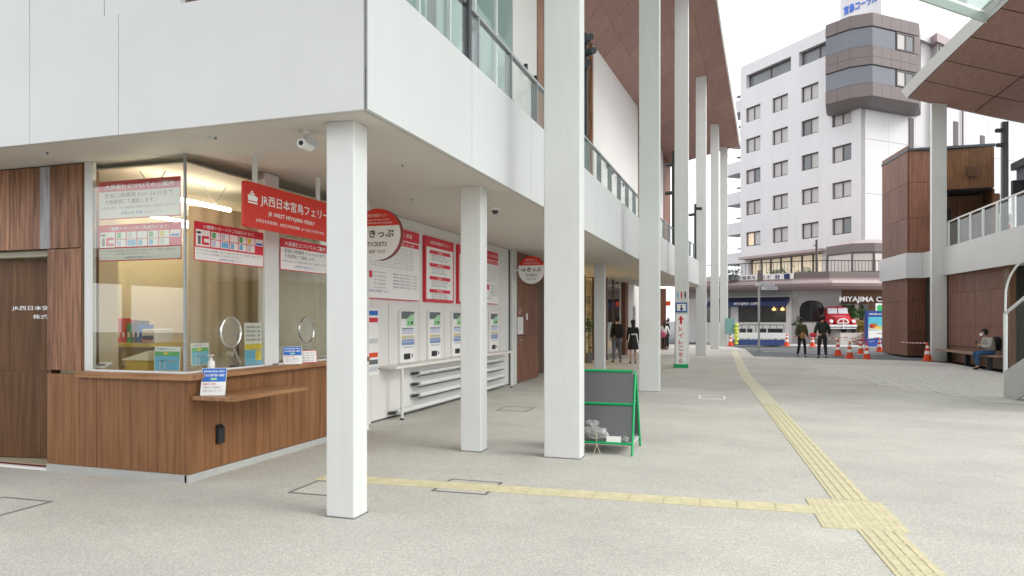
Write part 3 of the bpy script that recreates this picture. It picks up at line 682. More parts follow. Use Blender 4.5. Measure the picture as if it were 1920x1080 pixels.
def yel(f, w, h):
    f.rect(0, 0, w, h * .5, M['lblue']); f.rect(0, h * .36, w, h * .5, M['yellow'], .0015); f.rect(w * .6, h * .1, w * .95, h * .34, M['yellow'], .002)
    for k in range(4): f.text('時刻表運賃表 ご案内', w * .1, h * (.87 - .1 * k), w * .8, h * .055, M['inkg'])
card('info_card', 'tall notice with a yellow and grey picture inside the glass beside the mullion', 'notice', (-5.07, 6.32, 1.06), (0.08, 1, 0), .26, .46, .02, yel)
card('info_card', 'faded picture card behind the side glass left of the sanitizer bottle', 'picture card', (-5.12, 5.60, 1.10), (0.1, 1, 0), .22, .22, .05, island)
q = MB(); q.tube([(-5.2, 6.38, 1.04), (-5.2, 6.36, 1.38)], .006); q.tube([(-5.2, 6.36, 1.37), (-5.2, 6.36, 1.41)], .016); q.box(-5.25, -5.15, 6.3, 6.42, 1.037, 1.06); single(q, 'microphone', 'slim desk microphone behind the first speaking window', 'microphone', M['black'])
q = MB(); q.box(-5.0, -4.955, 5.79, 5.88, .31, .43); q.prism([(-5.0, 5.79), (-4.955, 5.79), (-4.955, 5.88), (-5.0, 5.88)], .43, [.50, .46, .46, .50]); single(q, 'card_box', 'small black box fixed low on the wooden counter side', 'wall box', M['black'], bevel=.008)
# posters
def day_notice(O, xd, w, h, label, par_n='poster'):
    o = thing('poster', label, 'poster', O); f = Face(O, xd); b = MB(); b.obox(O, f.x * w, f.y * h, f.n * -.003); b.build('sheet', M['pred'], o)
    f.rect(.008, .01, w - .008, h * .72, M['paper'], .0005)
    f.text('大鳥居便についてのご案内', w * .08, h * .77, w * .84, h * .15, M['inkw'], .002, bold=.012)
    f.text('宮島口桟橋発 9:10~16:10まで', w * .08, h * .55, w * .83, h * .13, M['ink'], .002)
    f.text('大鳥居便にて運航します。', w * .08, h * .39, w * .62, h * .13, M['ink'], .002)
    f.text('※天候や潮位により大鳥居便の運航が出来ない場合がございます。', w * .04, h * .26, w * .92, h * .075, M['inkg'], .002)
    f.text('JR西日本 宮島フェリー', w * .28, h * .10, w * .44, h * .09, M['inkb'], .002)
    f.done(o)
def ic_notice(O, xd, w, h, label):
    o = thing('poster', label, 'poster', O); f = Face(O, xd); b = MB(); b.obox(O, f.x * w, f.y * h, f.n * -.003); b.build('sheet', M['pred'], o)
    f.rect(.008, .01, w - .008, h * .345, M['paper'], .0005)
    f.text('11種類のカードがご利用頂けます。', w * .12, h * .84, w * .74, h * .1, M['inkw'], .002, bold=.01)
    f.rect(w * .02, h * .38, w * .205, h * .80, M['paper'], .001)
    f.rect(w * .045, h * .42, w * .08, h * .64, M['dgrey'], .002); f.rect(w * .095, h * .42, w * .19, h * .49, M['pred'], .002); f.rect(w * .095, h * .58, w * .19, h * .65, M['pred'], .002); f.rect(w * .095, h * .49, w * .125, h * .58, M['pred'], .002)
    f.disc(w * .06, h * .72, w * .03, M['lgreen'], .002, ry=h * .03)
    cols = ['green', 'lgrey', 'paper', 'green', 'yellow', 'blue', 'lavender', 'lblue', 'lblue', 'lblue', 'lgrey']
    for k, c in enumerate(cols):
        i, j = k % 6, k // 6; x0 = w * (.22 + .13 * i); y0 = h * (.60 - .21 * j)
        f.rect(x0, y0, x0 + w * .118, y0 + h * .19, M['paper'], .001)
        f.rect(x0 + .01, y0 + .008, x0 + w * (.06 if k not in (5, 7) else .11), y0 + h * (.17 if k != 5 else .08), M[c], .002)
    f.text('カードのお支払いは各券売機、窓口にてご利用いただけます。詳しくは係員までお尋ねください', w * .03, h * .25, w * .93, h * .055, M['inkg'], .002)
    f.text('カードのチャージは券売機にてお取り扱いできません。', w * .03, h * .165, w * .6, h * .055, M['inkg'], .002)
    f.text('JR西日本 宮島フェリー', w * .33, h * .05, w * .34, h * .07, M['inkb'], .002)
    f.done(o)
day_notice((-6.18, 5.49, 2.56), (1, 0, 0), 1.03, .385, 'upper red and white sailing notice inside the front glass')
ic_notice((-6.18, 5.49, 2.14), (1, 0, 0), 1.04, .365, 'lower red notice with card pictures inside the front glass')
ic_notice((-5.034, 5.54, 2.13), (0, 1, 0), 1.04, .385, 'red notice with card pictures inside the side glass left of the mullion')
day_notice((-5.034, 6.88, 2.13), (0, 1, 0), 1.0, .37, 'red and white sailing notice inside the side glass below the hanging sign')
# hanging red sign
o = thing('hanging_sign', 'red hanging ferry company sign with white lettering above the counter', 'sign', (-4.55, 6.4, 2.46))
O = Vector((-4.54, 5.645, 2.455)); f = Face(O, (0, 1, 0)); w, h = 1.50, .445
mb = MB(); rr = .035; pts = []
for (cx, cy, a0) in ((w - rr, h - rr, 0), (rr, h - rr, 90), (rr, rr, 180), (w - rr, rr, 270)):
    for k in range(6): a = radians(a0 + 18 * k); pts.append((cx + rr * cos(a), cy + rr * sin(a)))
vs = [f.p(a, b, 0) for a, b in pts] + [f.p(a, b, -.03) for a, b in pts]; n = len(pts)
mb.add(vs, [tuple(range(n)), tuple(range(n, 2 * n))[::-1]] + [(i, n + i, n + (i + 1) % n, (i + 1) % n) for i in range(n)]); mb.build('board', M['red'], o)
f.text('JR西日本宮島フェリー', .245, .225, 1.20, .125, M['inkw'], bold=.008, res=2); f.text('JR WEST MIYAJIMA FERRY', .36, .135, .82, .055, M['inkw'], bold=.01)
f.text('JR西日本宮島渡轮   JR西日本宮島渡輪   JR 서일본 미야지마 페리', .17, .06, 1.19, .04, M['inkw'])
f.poly([(.06, .26), (.19, .26), (.205, .30), (.165, .315), (.05, .315)], M['inkw']); f.rect(.085, .32, .155, .335, M['inkw'], .002); f.rect(.10, .34, .13, .355, M['inkw'], .002); f.rect(.055, .235, .20, .25, M['inkw'], .002)
f.done(o, 'emblem')
for y in (5.83, 6.92):
    p = MB(); p.box(-4.57, -4.55, y - .03, y + .03, 2.90, 3.17); p.build('hanger', M['column'], o)
# round ticket signs
def disc_sign(label, cx, cy, cz, r):
    o = thing('round_sign', label, 'sign', (cx, cy, cz), 0, 'round red and white ticket signs')
    p = MB(); n = 40; vs = [(cx + r * cos(2 * pi * k / n), cy + d, cz + r * sin(2 * pi * k / n)) for d in (0, .09) for k in range(n)]
    p.add(vs, [tuple(range(n)), tuple(range(n, 2 * n))[::-1]], M['paper']); p.add(vs, [(i, n + i, n + (i + 1) % n, (i + 1) % n) for i in range(n)], mat('sign_edge', (.20, .03, .025), .5, var=0)); p.build('disc', None, o)
    f = Face((cx, cy, cz), (1, 0, 0)); y0 = r * .33; a0 = math.asin(.33)
    f.poly([(r * cos(a0 + (pi - 2 * a0) * k / 20), r * sin(a0 + (pi - 2 * a0) * k / 20)) for k in range(21)], M['red'])
    f.text('JR西日本宮島フェリー', 0, r * .66, r * .95, r * .13, M['inkw'], center=True); f.text('JR WEST MIYAJIMA FERRY', 0, r * .52, r * 1.1, r * .06, M['inkw'], center=True); f.text('JR西日本宮島渡轮 JR西日本宮島渡輪', 0, r * .40, r * 1.3, r * .07, M['inkw'], center=True)
    f.text('きっぷ', -r * .33, -r * .12, r * 1.05, r * .3, M['ink'], bold=.02, res=2)
    f.disc(-r * .72, r * .04, r * .05, M['ink']); f.rect(-r * .62, -r * .1, -r * .5, r * .03, M['ink'], .002); f.rect(-r * .58, r * .05, -r * .5, r * .12, M['ink'], .002)
    f.text('TICKETS', 0, -r * .46, r * .85, r * .17, M['ink'], center=True, bold=.01); f.text('船票  승선권', 0, -r * .72, r * .7, r * .13, M['inkg'], center=True)
    f.done(o)
    q = MB(); q.tube([(cx - r + .01, cy + .03, cz), (-5.03 if cy < 10 else -5.2, cy + .03, cz)], .018); q.build('bracket', M['column'], o)
disc_sign('nearer round ticket sign, red top over white, beside the nearest column', -4.40, 8.0, 2.64, .33)
disc_sign('farther round ticket sign mounted beside the brown door', -4.72, 16.05, 2.74, .33)
# door at left
o = thing('entrance_door', 'brown wooden door standing half open at the left edge', 'door', (-7.4, 5.6, 0))
A = Vector((-9.2, 5.16, .03)); A = Vector((-8.3, 5.62, .03)); dv = Vector((1.44, .25, 0)); n_ = Vector((.17, -.98, 0)).normalized()
for z0, z1 in ((.03, .985), (.99, 2.2)):
    for k in range(7):
        p = MB(); p.obox(A + dv * (k / 7) + Vector((0, 0, z0 - .03)), dv * (1 / 7) * .997, -n_ * .04, (0, 0, z1 - z0)); p.build('panel', M['woodd'], o)
f = Face(A + n_ * .001, dv.normalized()); 
f.text('JR西日本宮島フェリー', .60 + .02, 1.62, .92, .058, M['inkw'], bold=.01); f.text('株式会社', .60 + .28, 1.53, .36, .052, M['inkw'], bold=.01); f.done(o)
mb = MB(); mb.box(-9.6, -6.8, 5.42, 5.47, 0, .018); single(mb, 'door_threshold', 'bright metal threshold under the half open brown door', 'threshold', M['inkw'])
mb = MB(); mb.box(-9.6, -6.81, 5.475, 7.3, 0, .012); single(mb, 'door_mat', 'dark red carpet behind the door threshold', 'carpet', M['carpet'])
mb = MB(); mb.box(-9.6, -6.80, 5.6, 5.68, 2.23, 2.285, M['creamc']); mb.build('door_head', None, off)
mb = MB(); mb.box(-6.82, -6.80, 5.47, 6.24, 0, 2.28, M['woodd']); mb.build('door_jamb', None, off)
# ---------------------------------------------------------- ticket machine wall
XT = -5.25
tw = thing('ticket_wall', 'white ticket machine wall under the deck', 'wall', (XT, 12.5, 0))
mb = MB(); mb.box(XT - .15, XT, 9.36, 15.95, .82, 3.26); mb.box(XT - .15, XT, 9.36, 15.95, .03, .80); mb.build('wall_body', M['wallw'], tw)
mb = MB(); mb.box(XT - .2, XT - .151, 9.0, 16.0, 0, 3.3); mb.build('wall_core', M['dark'], tw)
mb = MB(); mb.box(XT - .02, XT + .012, 9.4, 15.95, 3.225, 3.245); mb.build('ceiling_track', M['brown'], tw)
mb = MB(); mb.box(XT, XT + .02, 15.93, 15.97, 0, 3.23); mb.build('edge_strip', M['black'], tw)
mb = MB(); mb.box(XT - .15, XT + .07, 15.98, 16.36, 0, 3.23); mb.build('end_post', M['column'], tw)
mb = MB(); mb.box(-5.6, XT, 8.865, 9.355, 0, 3.24); mb.build('end_wall', M['wallw'], tw)
led = thing('ledge', 'long white ledge below the ticket machines', 'ledge', (-5.1, 12.4, 0))
mb = MB(); mb.box(XT + .002, -4.96, 9.62, 15.5, .80, .845); mb.build('ledge_top', mat('ledge_paint', (.72, .68, .63), .5), led, bevel=.004)
for y in (9.86, 15.35):
    p = MB(); p.tube([(-4.99, y, .03), (-4.99, y, .80)], .024, n=12); p.lathe((-4.99, y, 0), [(.03, 0), (.03, .025), (.02, .03)], M['black'], n=10); p.mats[0] = M['column'] if p.mats else None
    q = MB(); q.tube([(-4.99, y, .03), (-4.99, y, .80)], .024, M['column'], n=12); q.lathe((-4.99, y, 0), [(.03, 0), (.03, .025), (.02, .03)], M['black'], n=10); q.build('leg', None, led)
for k, (z, y0, l) in enumerate(((.66, 10.75, 'topmost'), (.48, 10.75, 'second'), (.29, 10.75, 'third'), (.10, 9.95, 'lowest and longest'))):
    o = thing('wall_pipe', l + ' white pipe under the ticket ledge', 'pipe', (XT + .12, 12, z), 0, 'white pipes under the ticket ledge')
    p = MB(); p.tube([(XT + .13, y0, z), (XT + .13, 15.2, z)], .040 if k else .024, n=12, cap=True); p.build('pipe', M['column'], o)
    p = MB(); p.box(XT + .10, XT + .12, y0, 15.2, z - .062, z - .048); p.build('gap_shade', M['charcoal'], o)  # dark strip paints the shaded gap beneath the pipe
    p = MB(); p.tube([(XT + .02, y0 - .07, z - .01), (XT + .10, y0 - .05, z), (XT + .10, y0 + .03, z)], .026, n=8); p.build('elbow', M['charcoal'], o)
    p = MB()
    for yb in (11.4, 12.6, 13.8): p.box(XT, XT + .08, yb - .012, yb + .012, z - .045, z - .03)
    p.build('bracket', M['charcoal'], o)
YM = [10.22, 11.30, 12.38, 13.46, 14.49]
ML = ['nearest ticket machine', 'second ticket machine', 'third ticket machine, just left of the short column', 'fourth ticket machine, hidden mostly by the short column', 'farthest ticket machine, right of the short column']
for y, l in zip(YM, ML):
    o = thing('ticket_machine', l + ' in the white wall', 'ticket machine', (XT, y + .26, .86), 0, 'ticket machines in the white wall')
    p = MB(); p.box(XT + .001, XT + .05, y, y + .53, .85, 1.71); p.build('housing', M['paper'], o, bevel=.006)
    f = Face((XT + .051, y, .85), (0, 1, 0))
    f.rect(.03, .60, .50, .84, M['lgreen']); f.poly([(.03, .84), (.50, .84), (.50, .80), (.36, .785), (.22, .72), (.03, .72)], M['dgrey'], .003); f.rect(.03, .60, .2, .715, M['paper'], .0015); f.rect(.06, .615, .2, .69, M['paper'], .002)
    f.rect(.26, .62, .34, .68, M['green'], .002); f.rect(.38, .63, .44, .68, M['ink'], .002)
    for k in range(3): f.rect(.06, .545 - .036 * k, .48, .573 - .036 * k, M['lavender'] if k else M['steelp'])
    f.rect(.05, .395, .50, .445, M['yellow']); f.rect(.11, .405, .48, .435, M['lgrey'], .002)
    f.rect(.05, .29, .50, .385, mat('print_mid_blue', (.16, .26, .46), .5, var=.1)); f.rect(.07, .335, .48, .342, M['paper'], .002)
    f.rect(.10, .24, .47, .27, M['lgrey'])
    f.text('宮島口 きっぷうりば', .1, .547, .34, .02, M['inkg']); f.text('往復 片道 小児 大人', .08, .355, .38, .02, M['inkw']); f.text('IC カード', .13, .41, .28, .018, M['ink'])
    f.done(o, 'button_panel')
    p = MB(); p.box(XT + .05, XT + .054, y + .12, y + .35, .905, 1.0); p.build('coin_slot', M['black'], o)
    p = MB(); p.box(XT + .05, XT + .056, y + .40, y + .44, .93, .985); p.build('return_lever', M['dgrey'], o)
    for yy in (y - .30, y + .80):
        if y == YM[0] or yy > y: 
            q = MB(); q.box(XT + .001, XT + .014, yy - .02, yy + .02, .85, 1.82); q.build('pilaster', M['wallw'], tw)
o = thing('leaflet_rack', 'narrow rack of leaflets on the wall just right of the nearest column', 'leaflet rack', (XT, 9.5, .8))
f = Face((XT + .02, 9.22, .72), (0, 1, 0)); p = MB(); p.box(XT + .001, XT + .02, 9.22, 9.55, .72, 1.72); p.build('board', M['paper'], o)
for k, c in enumerate(('blue', 'pred', 'paper', 'paper', 'lgrey', 'paper', 'cone', 'dgrey', 'lgrey')):
    f.rect(.02, .90 - k * .105, .31, .97 - k * .105, M[c])
f.done(o)
def board(label, y0, y1, kind, z0=1.87, z1=3.02):
    o = thing('fare_board', label, 'notice board', (XT, (y0 + y1) / 2, z0), 0, 'red and white fare boards')
    p = MB(); p.box(XT + .001, XT + .05, y0, y1, z0, z1); p.build('board', M['pred'], o)
    f = Face((XT + .051, y0, z0), (0, 1, 0)); w, h = y1 - y0, z1 - z0
    if kind == 0:
        f.rect(0, .012, w, h * .84, M['paper']); f.rect(.02, h * .76, w - .03, h * .825, M['pred'], .002)
        f.text('ひるこい きっぷ 時刻表 運賃', .1, h * .89, w * .8, h * .06, M['inkw']); f.text('時 刻 表 運 賃 表 大 人 小 児', .06, h * .77, w * .85, h * .035, M['inkw'])
        for j in range(9):
            f.text(' '.join(str(R.randint(5, 22)) + ':' + str(R.randint(10, 55)) for _ in range(9)), .06, h * (.71 - .035 * j), w * .84, h * .017, M['inkg'])
        f.rect(.05, h * .395, w - .06, h * .397, M['lgrey'], .002); f.rect(.02, h * .27, .3, h * .36, M['pred'], .002)
        for j in range(5): f.text('乗船券は当日限り有効 詳しくは窓口', w * .5, h * (.34 - .045 * j), w * .45, h * .025, M['inkg']); f.text('大人 小児 団体 割引', .34, h * (.34 - .05 * j), w * .2, h * .02, M['inkg'])
        f.text('JR西日本 宮島フェリー', .1, h * .08, w * .4, h * .04, M['inkb'])
    else:
        f.rect(.05, .05, w - .05, h * .84, M['paper']); f.text('JR西日本宮島フェリー', w * .16, h * .885, w * .7, h * .06, M['inkw'], bold=.01)
        for j, t in enumerate(('ご案内', '運賃割引制度', '払戻し', '乗船券')):
            yb = h * (.745 - .20 * j); f.rect(w * .14, yb, w * .86, yb + h * .055, M['pred'], .002); f.text(t, 0, 0) if 0 else f.text(t, w * .4, yb + h * .012, w * .2, h * .03, M['inkw'])
            for q in range(3): f.text('お客様へのお知らせ ご利用方法' if q % 2 else '障害者割引 団体割引 各種', w * .2, yb - h * (.035 + .034 * q), w * R.uniform(.45, .6), h * .022, M['inkg'])
    f.done(o)
board('nearest and widest fare board partly behind the round sign', 9.0, 10.92, 0)
board('second fare board, narrow with four red bars', 11.15, 12.43, 1)
board('third fare board, cut by the short column', 12.66, 13.9, 1)
board('farthest fare board right of the short column', 14.12, 15.02, 0, 1.9, 3.05)
# brown door + frame beyond
o = thing('service_door', 'brown panelled service door beyond the ticket machines', 'door', (-5.2, 17.4, 0))
for a, b in ((16.38, 17.0), (17.01, 17.45), (17.46, 18.35)):
    for z0, z1 in ((.02, 1.16), (1.17, 2.45), (2.46, 3.22)):
        p = MB(); p.box(-5.28, -5.20, a, b - .01, z0, z1); p.build('panel', M['woodbox'], o)
p = MB(); p.tube([(-5.195, 16.55, 1.05), (-5.14, 16.55, 1.05), (-5.14, 16.72, 1.05)], .012); p.build('handle', M['chrome'], o)
p = MB(); p.box(-5.199, -5.19, 16.46, 16.92, 1.2, 1.62, M['paper']); f = Face((-5.189, 16.46, 1.2), (0, 1, 0)); 
for k in range(6): f.text('関係者以外立入禁止 お知らせ', .05, .34 - .05 * k, .34, .022, M['inkg'])
f.text('きっぷうりば\n事務室', .1, .50, .26, .12, M['inkw']); 
ob = p.build('notice', None, o); f.done(o)
p = MB(); p.box(-5.2, -5.17, 17.2, 17.26, 1.55, 1.72); p.build('card_reader', M['paper'], o)
gb = thing('ground_floor_wall', 'ground floor wall with lit shop front beyond the brown door', 'wall', (-5.4, 27, 0))
mb = MB(); mb.box(-9, -5.55, 18.4, 21.4, 0, 3.22); mb.build('recess_wall', M['brown'], gb)
mb = MB(); mb.box(-5.56, -5.28, 18.45, 18.62, 0, .55); mb.build('low_kerb', M['column'], gb)
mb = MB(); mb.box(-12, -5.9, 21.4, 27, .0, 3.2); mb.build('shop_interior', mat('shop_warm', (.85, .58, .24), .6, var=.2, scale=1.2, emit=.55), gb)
for a, b in ((21.5, 23.4), (23.45, 25.35), (25.4, 26.95)):
    mb = MB(); mb.box(-5.44, -5.425, a, b, .05, 3.05); mb.build('shop_pane', M['glass'], gb)
    mb = MB(); mb.box(-5.47, -5.40, b - .02, b + .07, 0, 3.2); mb.build('shop_mullion', M['brown'], gb)
f = Face((-5.42, 23.6, 1.4), (0, 1, 0)); f.text('NOSEE', 1.75, .75, 1.0, .3, M['ink'], bold=.02); f.text('ユリー', 1.75, .25, 1.0, .25, M['ink'], bold=.02); f.done(gb)
mb = MB(); mb.box(-5.0, -4.9, 27.0, 27.15, 0, 3.2, M['brown']); mb.box(-4.98, -4.92, 28.6, 28.7, 0, 3.2, M['brown']); mb.box(-4.98, -4.92, 30.4, 30.5, 0, 3.2, M['column']); mb.build('shop_mullion', None, gb)
for a, b in ((27.17, 28.58), (28.72, 30.38)):
    mb = MB(); mb.box(-4.955, -4.945, a, b, .05, 3.1); mb.build('shop_pane', M['glass'], gb)
mb = MB(); mb.box(-9, -5.5, 27.2, 30.6, 0, 3.2); mb.build('shop_interior', M['curtain2'], gb)
mb = MB(); mb.box(-9, -4.83, 31.2, 32.0, 0, 3.22); mb.build('timber_pier', M['woodbox'], gb)
mb = MB(); mb.box(-9, -4.86, 32.0, 36.0, 0, 3.22); mb.build('white_wall', M['wallw'], gb)
mb = MB(); mb.box(-4.855, -4.84, 33.6, 34.4, 0, 2.2); mb.build('side_door', M['steel'], gb)
mb = MB(); mb.box(-4.1, -3.75, 37.9, 38.2, 0, 3.22); single(mb, 'timber_column', 'brown timber column far under the deck beside the red sign', 'column', M['woodbox'])
mb = MB(); mb.box(-3.72, -3.5, 37.9, 38.05, 2.3, 2.55); single(mb, 'small_sign', 'small orange red sign on the far timber column', 'sign', M['cone'])
o = thing('stool', 'small dark stool in front of the lit shop', 'stool', (-5.15, 25.9, 0))
p = MB(); p.box(-5.35, -4.98, 25.6, 25.95, .52, .56); p.build('seat', M['brown'], o)
for dx in (-5.33, -5.0):
    for dy in (25.62, 25.93): q = MB(); q.tube([(dx, dy, 0), (dx, dy, .52)], .014, n=6); q.build('leg', M['black'], o)
o = thing('potted_plant', 'green plant half hidden beside the lit shop front', 'plant', (-5.22, 25.0, 0))
p = MB(); p.lathe((-5.2, 25.0, 0), [(.12, 0), (.16, .35), (.15, .36)]); p.build('pot', M['dgrey'], o)
p = MB(); p.tube([(-5.2, 25, .34), (-5.2, 25, 1.25)], .015, n=5); p.build('trunk', M['brown'], o)
p = MB()
for k in range(150):
    c = Vector((-5.2 + R.gauss(0, .10), 25 + R.gauss(0, .13), 1.35 + R.gauss(0, .16))); d = Vector((R.gauss(0, 1), R.gauss(0, 1), R.gauss(0, 1))).normalized(); e = d.orthogonal().normalized()
    p.add([c - d * .06, c + e * .025, c + d * .06, c - e * .025], [(0, 1, 2, 3)])
p.build('crown', mat('leaf', (.035, .09, .03), .6, var=.4, scale=8), o)
# ceiling small fittings
def dome(label, x, y):
    z = zs(x, y); o = thing('security_camera', label, 'security camera', (x, y, z - .1), 0, 'white security cameras on the soffit')
    p = MB(); p.lathe((x, y, z - .045), [(.065, 0), (.07, .02), (.07, .045)], n=20); p.build('base', M['paper'], o)
    p = MB(); p.lathe((x, y, z - .10), [(.005, 0), (.035, .012), (.05, .055)], n=16); p.build('dome', M['charcoal'], o)
dome('dome camera on the soffit right of the short column', -3.28, 9.35)
o = thing('security_camera', 'box shaped camera on the soffit left of the nearest column', 'security camera', (-3.42, 5.02, 2.98), 0, 'white security cameras on the soffit')
p = MB(); p.lathe((-3.42, 5.02, 3.09), [(.03, 0), (.03, .03)]); p.tube([(-3.42, 5.02, 3.09), (-3.42, 5.02, 3.05)], .012); p.build('mount', M['paper'], o)
p = MB(); p.box(-3.475, -3.365, 4.98, 5.10, 3.00, 3.055); p.build('bracket', M['lgrey'], o)
p = MB(); p.tube([(-3.42, 4.95, 3.0), (-3.42, 5.08, 3.0)], .042, n=16); p.build('body', M['paper'], o)
p = MB(); p.tube([(-3.42, 4.945, 3.0), (-3.42, 4.951, 3.0)], .02, n=12); p.build('lens', M['black'], o)
for x, y, l in ((-6.21, 4.92, 'sprinkler on the soffit above the brown door'), (-4.33, 4.96, 'sprinkler on the soffit in front of the glass corner'), (-3.33, 6.49, 'small fitting on the soffit right of the nearest column'), (-4.26, 8.62, 'small fitting on the soffit above the fare boards'), (-3.2, 11.4, 'far small fitting on the soffit')):
    z = zs(x, y); p = MB(); p.lathe((x, y, z - .012), [(.02, 0), (.035, .008), (.035, .013)], M['lgrey'], n=12); p.lathe((x + .05, y, z - .02), [(.008, 0), (.008, .02)], M['dgrey'], n=8); single(p, 'sprinkler', l, 'ceiling fitting', None, 'small soffit fittings')

# ---------------------------------------------------------- sandwich board
o = thing('sandwich_board', 'green framed sandwich board with blank dark grey faces beside the broadest column', 'sandwich board', (-1.55, 8.35, 0))
xa, xb = -1.92, -1.17; yb, yt, yk, zt = 8.02, 8.30, 8.72, .945
def P_(x, t, back=False): return Vector((x, lerp(yk if back else yb, yt + (.03 if back else 0), t), lerp(0, zt, t)))
for nm, back in (('front', 0), ('back', 1)):
    fr = MB()
    def bar(A, B, w=.014): fr.tube([A, B], w, n=4)
    for x in (xa, xb): bar(P_(x, 0, back), P_(x, 1, back))
    for t in (.14, .60, 1.0): bar(P_(xa, t, back), P_(xb, t, back))
    fr.build('frame', M['sb_green'], o)
    for t0, t1 in ((.16, .58), (.62, .985)):
        p = MB(); A, B, C, D = P_(xa + .015, t0, back), P_(xb - .015, t0, back), P_(xb - .015, t1, back), P_(xa + .015, t1, back); nn = Vector((0, .006, 0))
        p.add([A, B, C, D, A + nn, B + nn, C + nn, D + nn], [(0, 1, 2, 3), (7, 6, 5, 4), (0, 4, 5, 1), (1, 5, 6, 2), (2, 6, 7, 3), (3, 7, 4, 0)]); p.build('panel', M['sb_panel'], o)
p = MB(); p.box(xb - .03, xb + .03, yt - .01, yt + .05, zt - .05, zt + .02); p.build('corner_cap', M['plastic'], o)
p = MB(); p.box(xa, xb, yb + .06, yk - .1, .125, .14); p.build('tray', M['lgrey'], o)
def crumple(c, s, n=3, seed=1):
    rr = random.Random(seed); bm = bmesh.new(); bmesh.ops.create_icosphere(bm, subdivisions=n, radius=1)
    for v in bm.verts:
        k = 1 + rr.uniform(-.13, .13); v.co = Vector((v.co.x * s[0] * k + c[0], v.co.y * s[1] * k + c[1], max(v.co.z, -.85) * s[2] * k + c[2]))
    q = MB(); q.add([v.co.copy() for v in bm.verts], [[v.index for v in f.verts] for f in bm.faces]); bm.free(); return q
q = crumple((-1.62, 8.13, .235), (.20, .10, .08)); o2 = single(q, 'weight_bag', 'crumpled grey plastic bag on the tray of the sandwich board', 'bag', M['plastic'])
q = crumple((-1.66, 8.17, .33), (.12, .08, .06), seed=5); single(q, 'weight_bag', 'smaller pale plastic bag on top of the bag in the sandwich board', 'bag', M['plastic'])
q = MB(); q.box(-1.47, -1.30, 8.06, 8.2, .141, .21); single(q, 'white_box', 'flat white box on the tray of the sandwich board', 'box', M['paper'])
q = crumple((-1.25, 8.12, .18), (.06, .07, .05), 2, 9); single(q, 'weight_bag', 'small knotted plastic bag at the right end of the sandwich board tray', 'bag', M['plastic'])
q = MB(); q.tube([(-1.58, 8.03, .25), (-1.57, 8.0, .12), (-1.6, 7.98, .01)], .003, n=5); q.tube([(-1.57, 8.0, .12), (-1.52, 7.98, .01)], .003, n=5); single(q, 'bag_string', 'pale string hanging from the bag in the sandwich board', 'string', M['curtain'])
# toilet sign set on 3rd column
o = thing('toilet_sign', 'white toilet direction sign with red lettering and arrow on the third tall column', 'sign', (-1.82, 23.47, 0))
p = MB(); p.box(-2.0, -1.66, 23.40, 23.48, .12, 1.75); p.build('board', M['inkw'], o)
f = Face((-1.83, 23.398, 0), (1, 0, 0))
f.poly([(-.09, 1.56), (.09, 1.56), (0, 1.70)], M['pred']); f.rect(-.035, 1.42, .035, 1.56, M['pred'], .002)
for k, ch in enumerate('トイレこちら'): f.text(ch, 0, 1.17 - .205 * k, None, .15 if ch != 'イ' else .16, M['pred'], center=True, bold=.02)
f.done(o)
p = MB(); p.box(-2.06, -1.6, 23.3, 23.5, .0, .12); p.build('base', M['sb_green'], o)
o = thing('accessible_sign', 'blue accessible toilet pictogram sign on the third tall column', 'sign', (-1.82, 23.47, 1.8))
p = MB(); p.box(-2.0, -1.64, 23.45, 23.485, 1.80, 2.12); p.build('board', mat('pict_blue', (.03, .14, .36), .5), o)
f = Face((-2.0, 23.449, 1.8), (1, 0, 0)); f.rect(.04, .05, .32, .27, M['inkw']); f.disc(.18, .225, .025, M['ink'], .003); f.rect(.16, .12, .2, .2, M['ink'], .003); f.rect(.16, .10, .25, .125, M['ink'], .003); f.disc(.18, .10, .045, M['inkb'], .0025); f.done(o)
o = thing('restroom_pictogram', 'row of coloured restroom figures at the top of the third tall column signs', 'sign', (-1.82, 23.47, 2.2))
f = Face((-2.0, 23.485, 2.24), (1, 0, 0))
for k, c in enumerate(('ink', 'pred', 'ink')): 
    cc = M['lblue'] if k == 0 else M[c]; f.disc(.06 + .12 * k, .21, .025, cc); f.rect(.035 + .12 * k, .07, .085 + .12 * k, .18, cc); f.rect(.045 + .12 * k, 0, .075 + .12 * k, .07, cc)
f.done(o)
o = thing('paper_notice', 'pale notice taped to the second tall column', 'notice', (-1.88, 15.43, 1.0))
f = Face((-2.05, 15.437, 1.02), (1, 0, 0)); f.rect(0, 0, .34, .52, mat('notice_paper', (.66, .67, .62), .6)); 
for k in range(7): f.text('お知らせ 宮島口旅客ターミナル', .03, .46 - .065 * k, .27 if k % 3 else .2, .022, M['lgrey'])
f.done(o)

# ============================================================ RIGHT BUILDING
rb = thing('shop_building', 'brown wood clad building with white upper deck on the right', 'building', (8.5, 30, 0))
BL, BC = Vector((6.37, 36.8, 0)), Vector((6.83, 33.8, 0))
def clad(par, A, B, z0, z1, w, seams, m, flip=1, d=.04):
    dv = (B - A); L = dv.length; n = max(1, round(L / w)); nn = Vector((dv.y, -dv.x, 0)).normalized() * flip
    zz = [z0] + seams + [z1]
    for a, b in zip(zz, zz[1:]):
        for k in range(n):
            p = MB(); p.obox(A + dv * (k / n) + dv.normalized() * .006 + Vector((0, 0, a + .006)), dv / n - dv.normalized() * .012, nn * d, (0, 0, b - a - .012)); p.build('cladding_panel', m, par)
clad(rb, BL, BC, .02, 9.0, .95, [1.05, 2.35, 5.9, 7.4], M['woodbox'])
clad(rb, BC, Vector((8.2, 33.95, 0)), .02, 8.75, 1.4, [1.05, 2.35, 5.9, 7.4], M['woodbox'])
clad(rb, Vector((8.2, 33.95, 0)), Vector((10.0, 33.9, 0)), 7.05, 8.75, .9, [], M['woodd'])
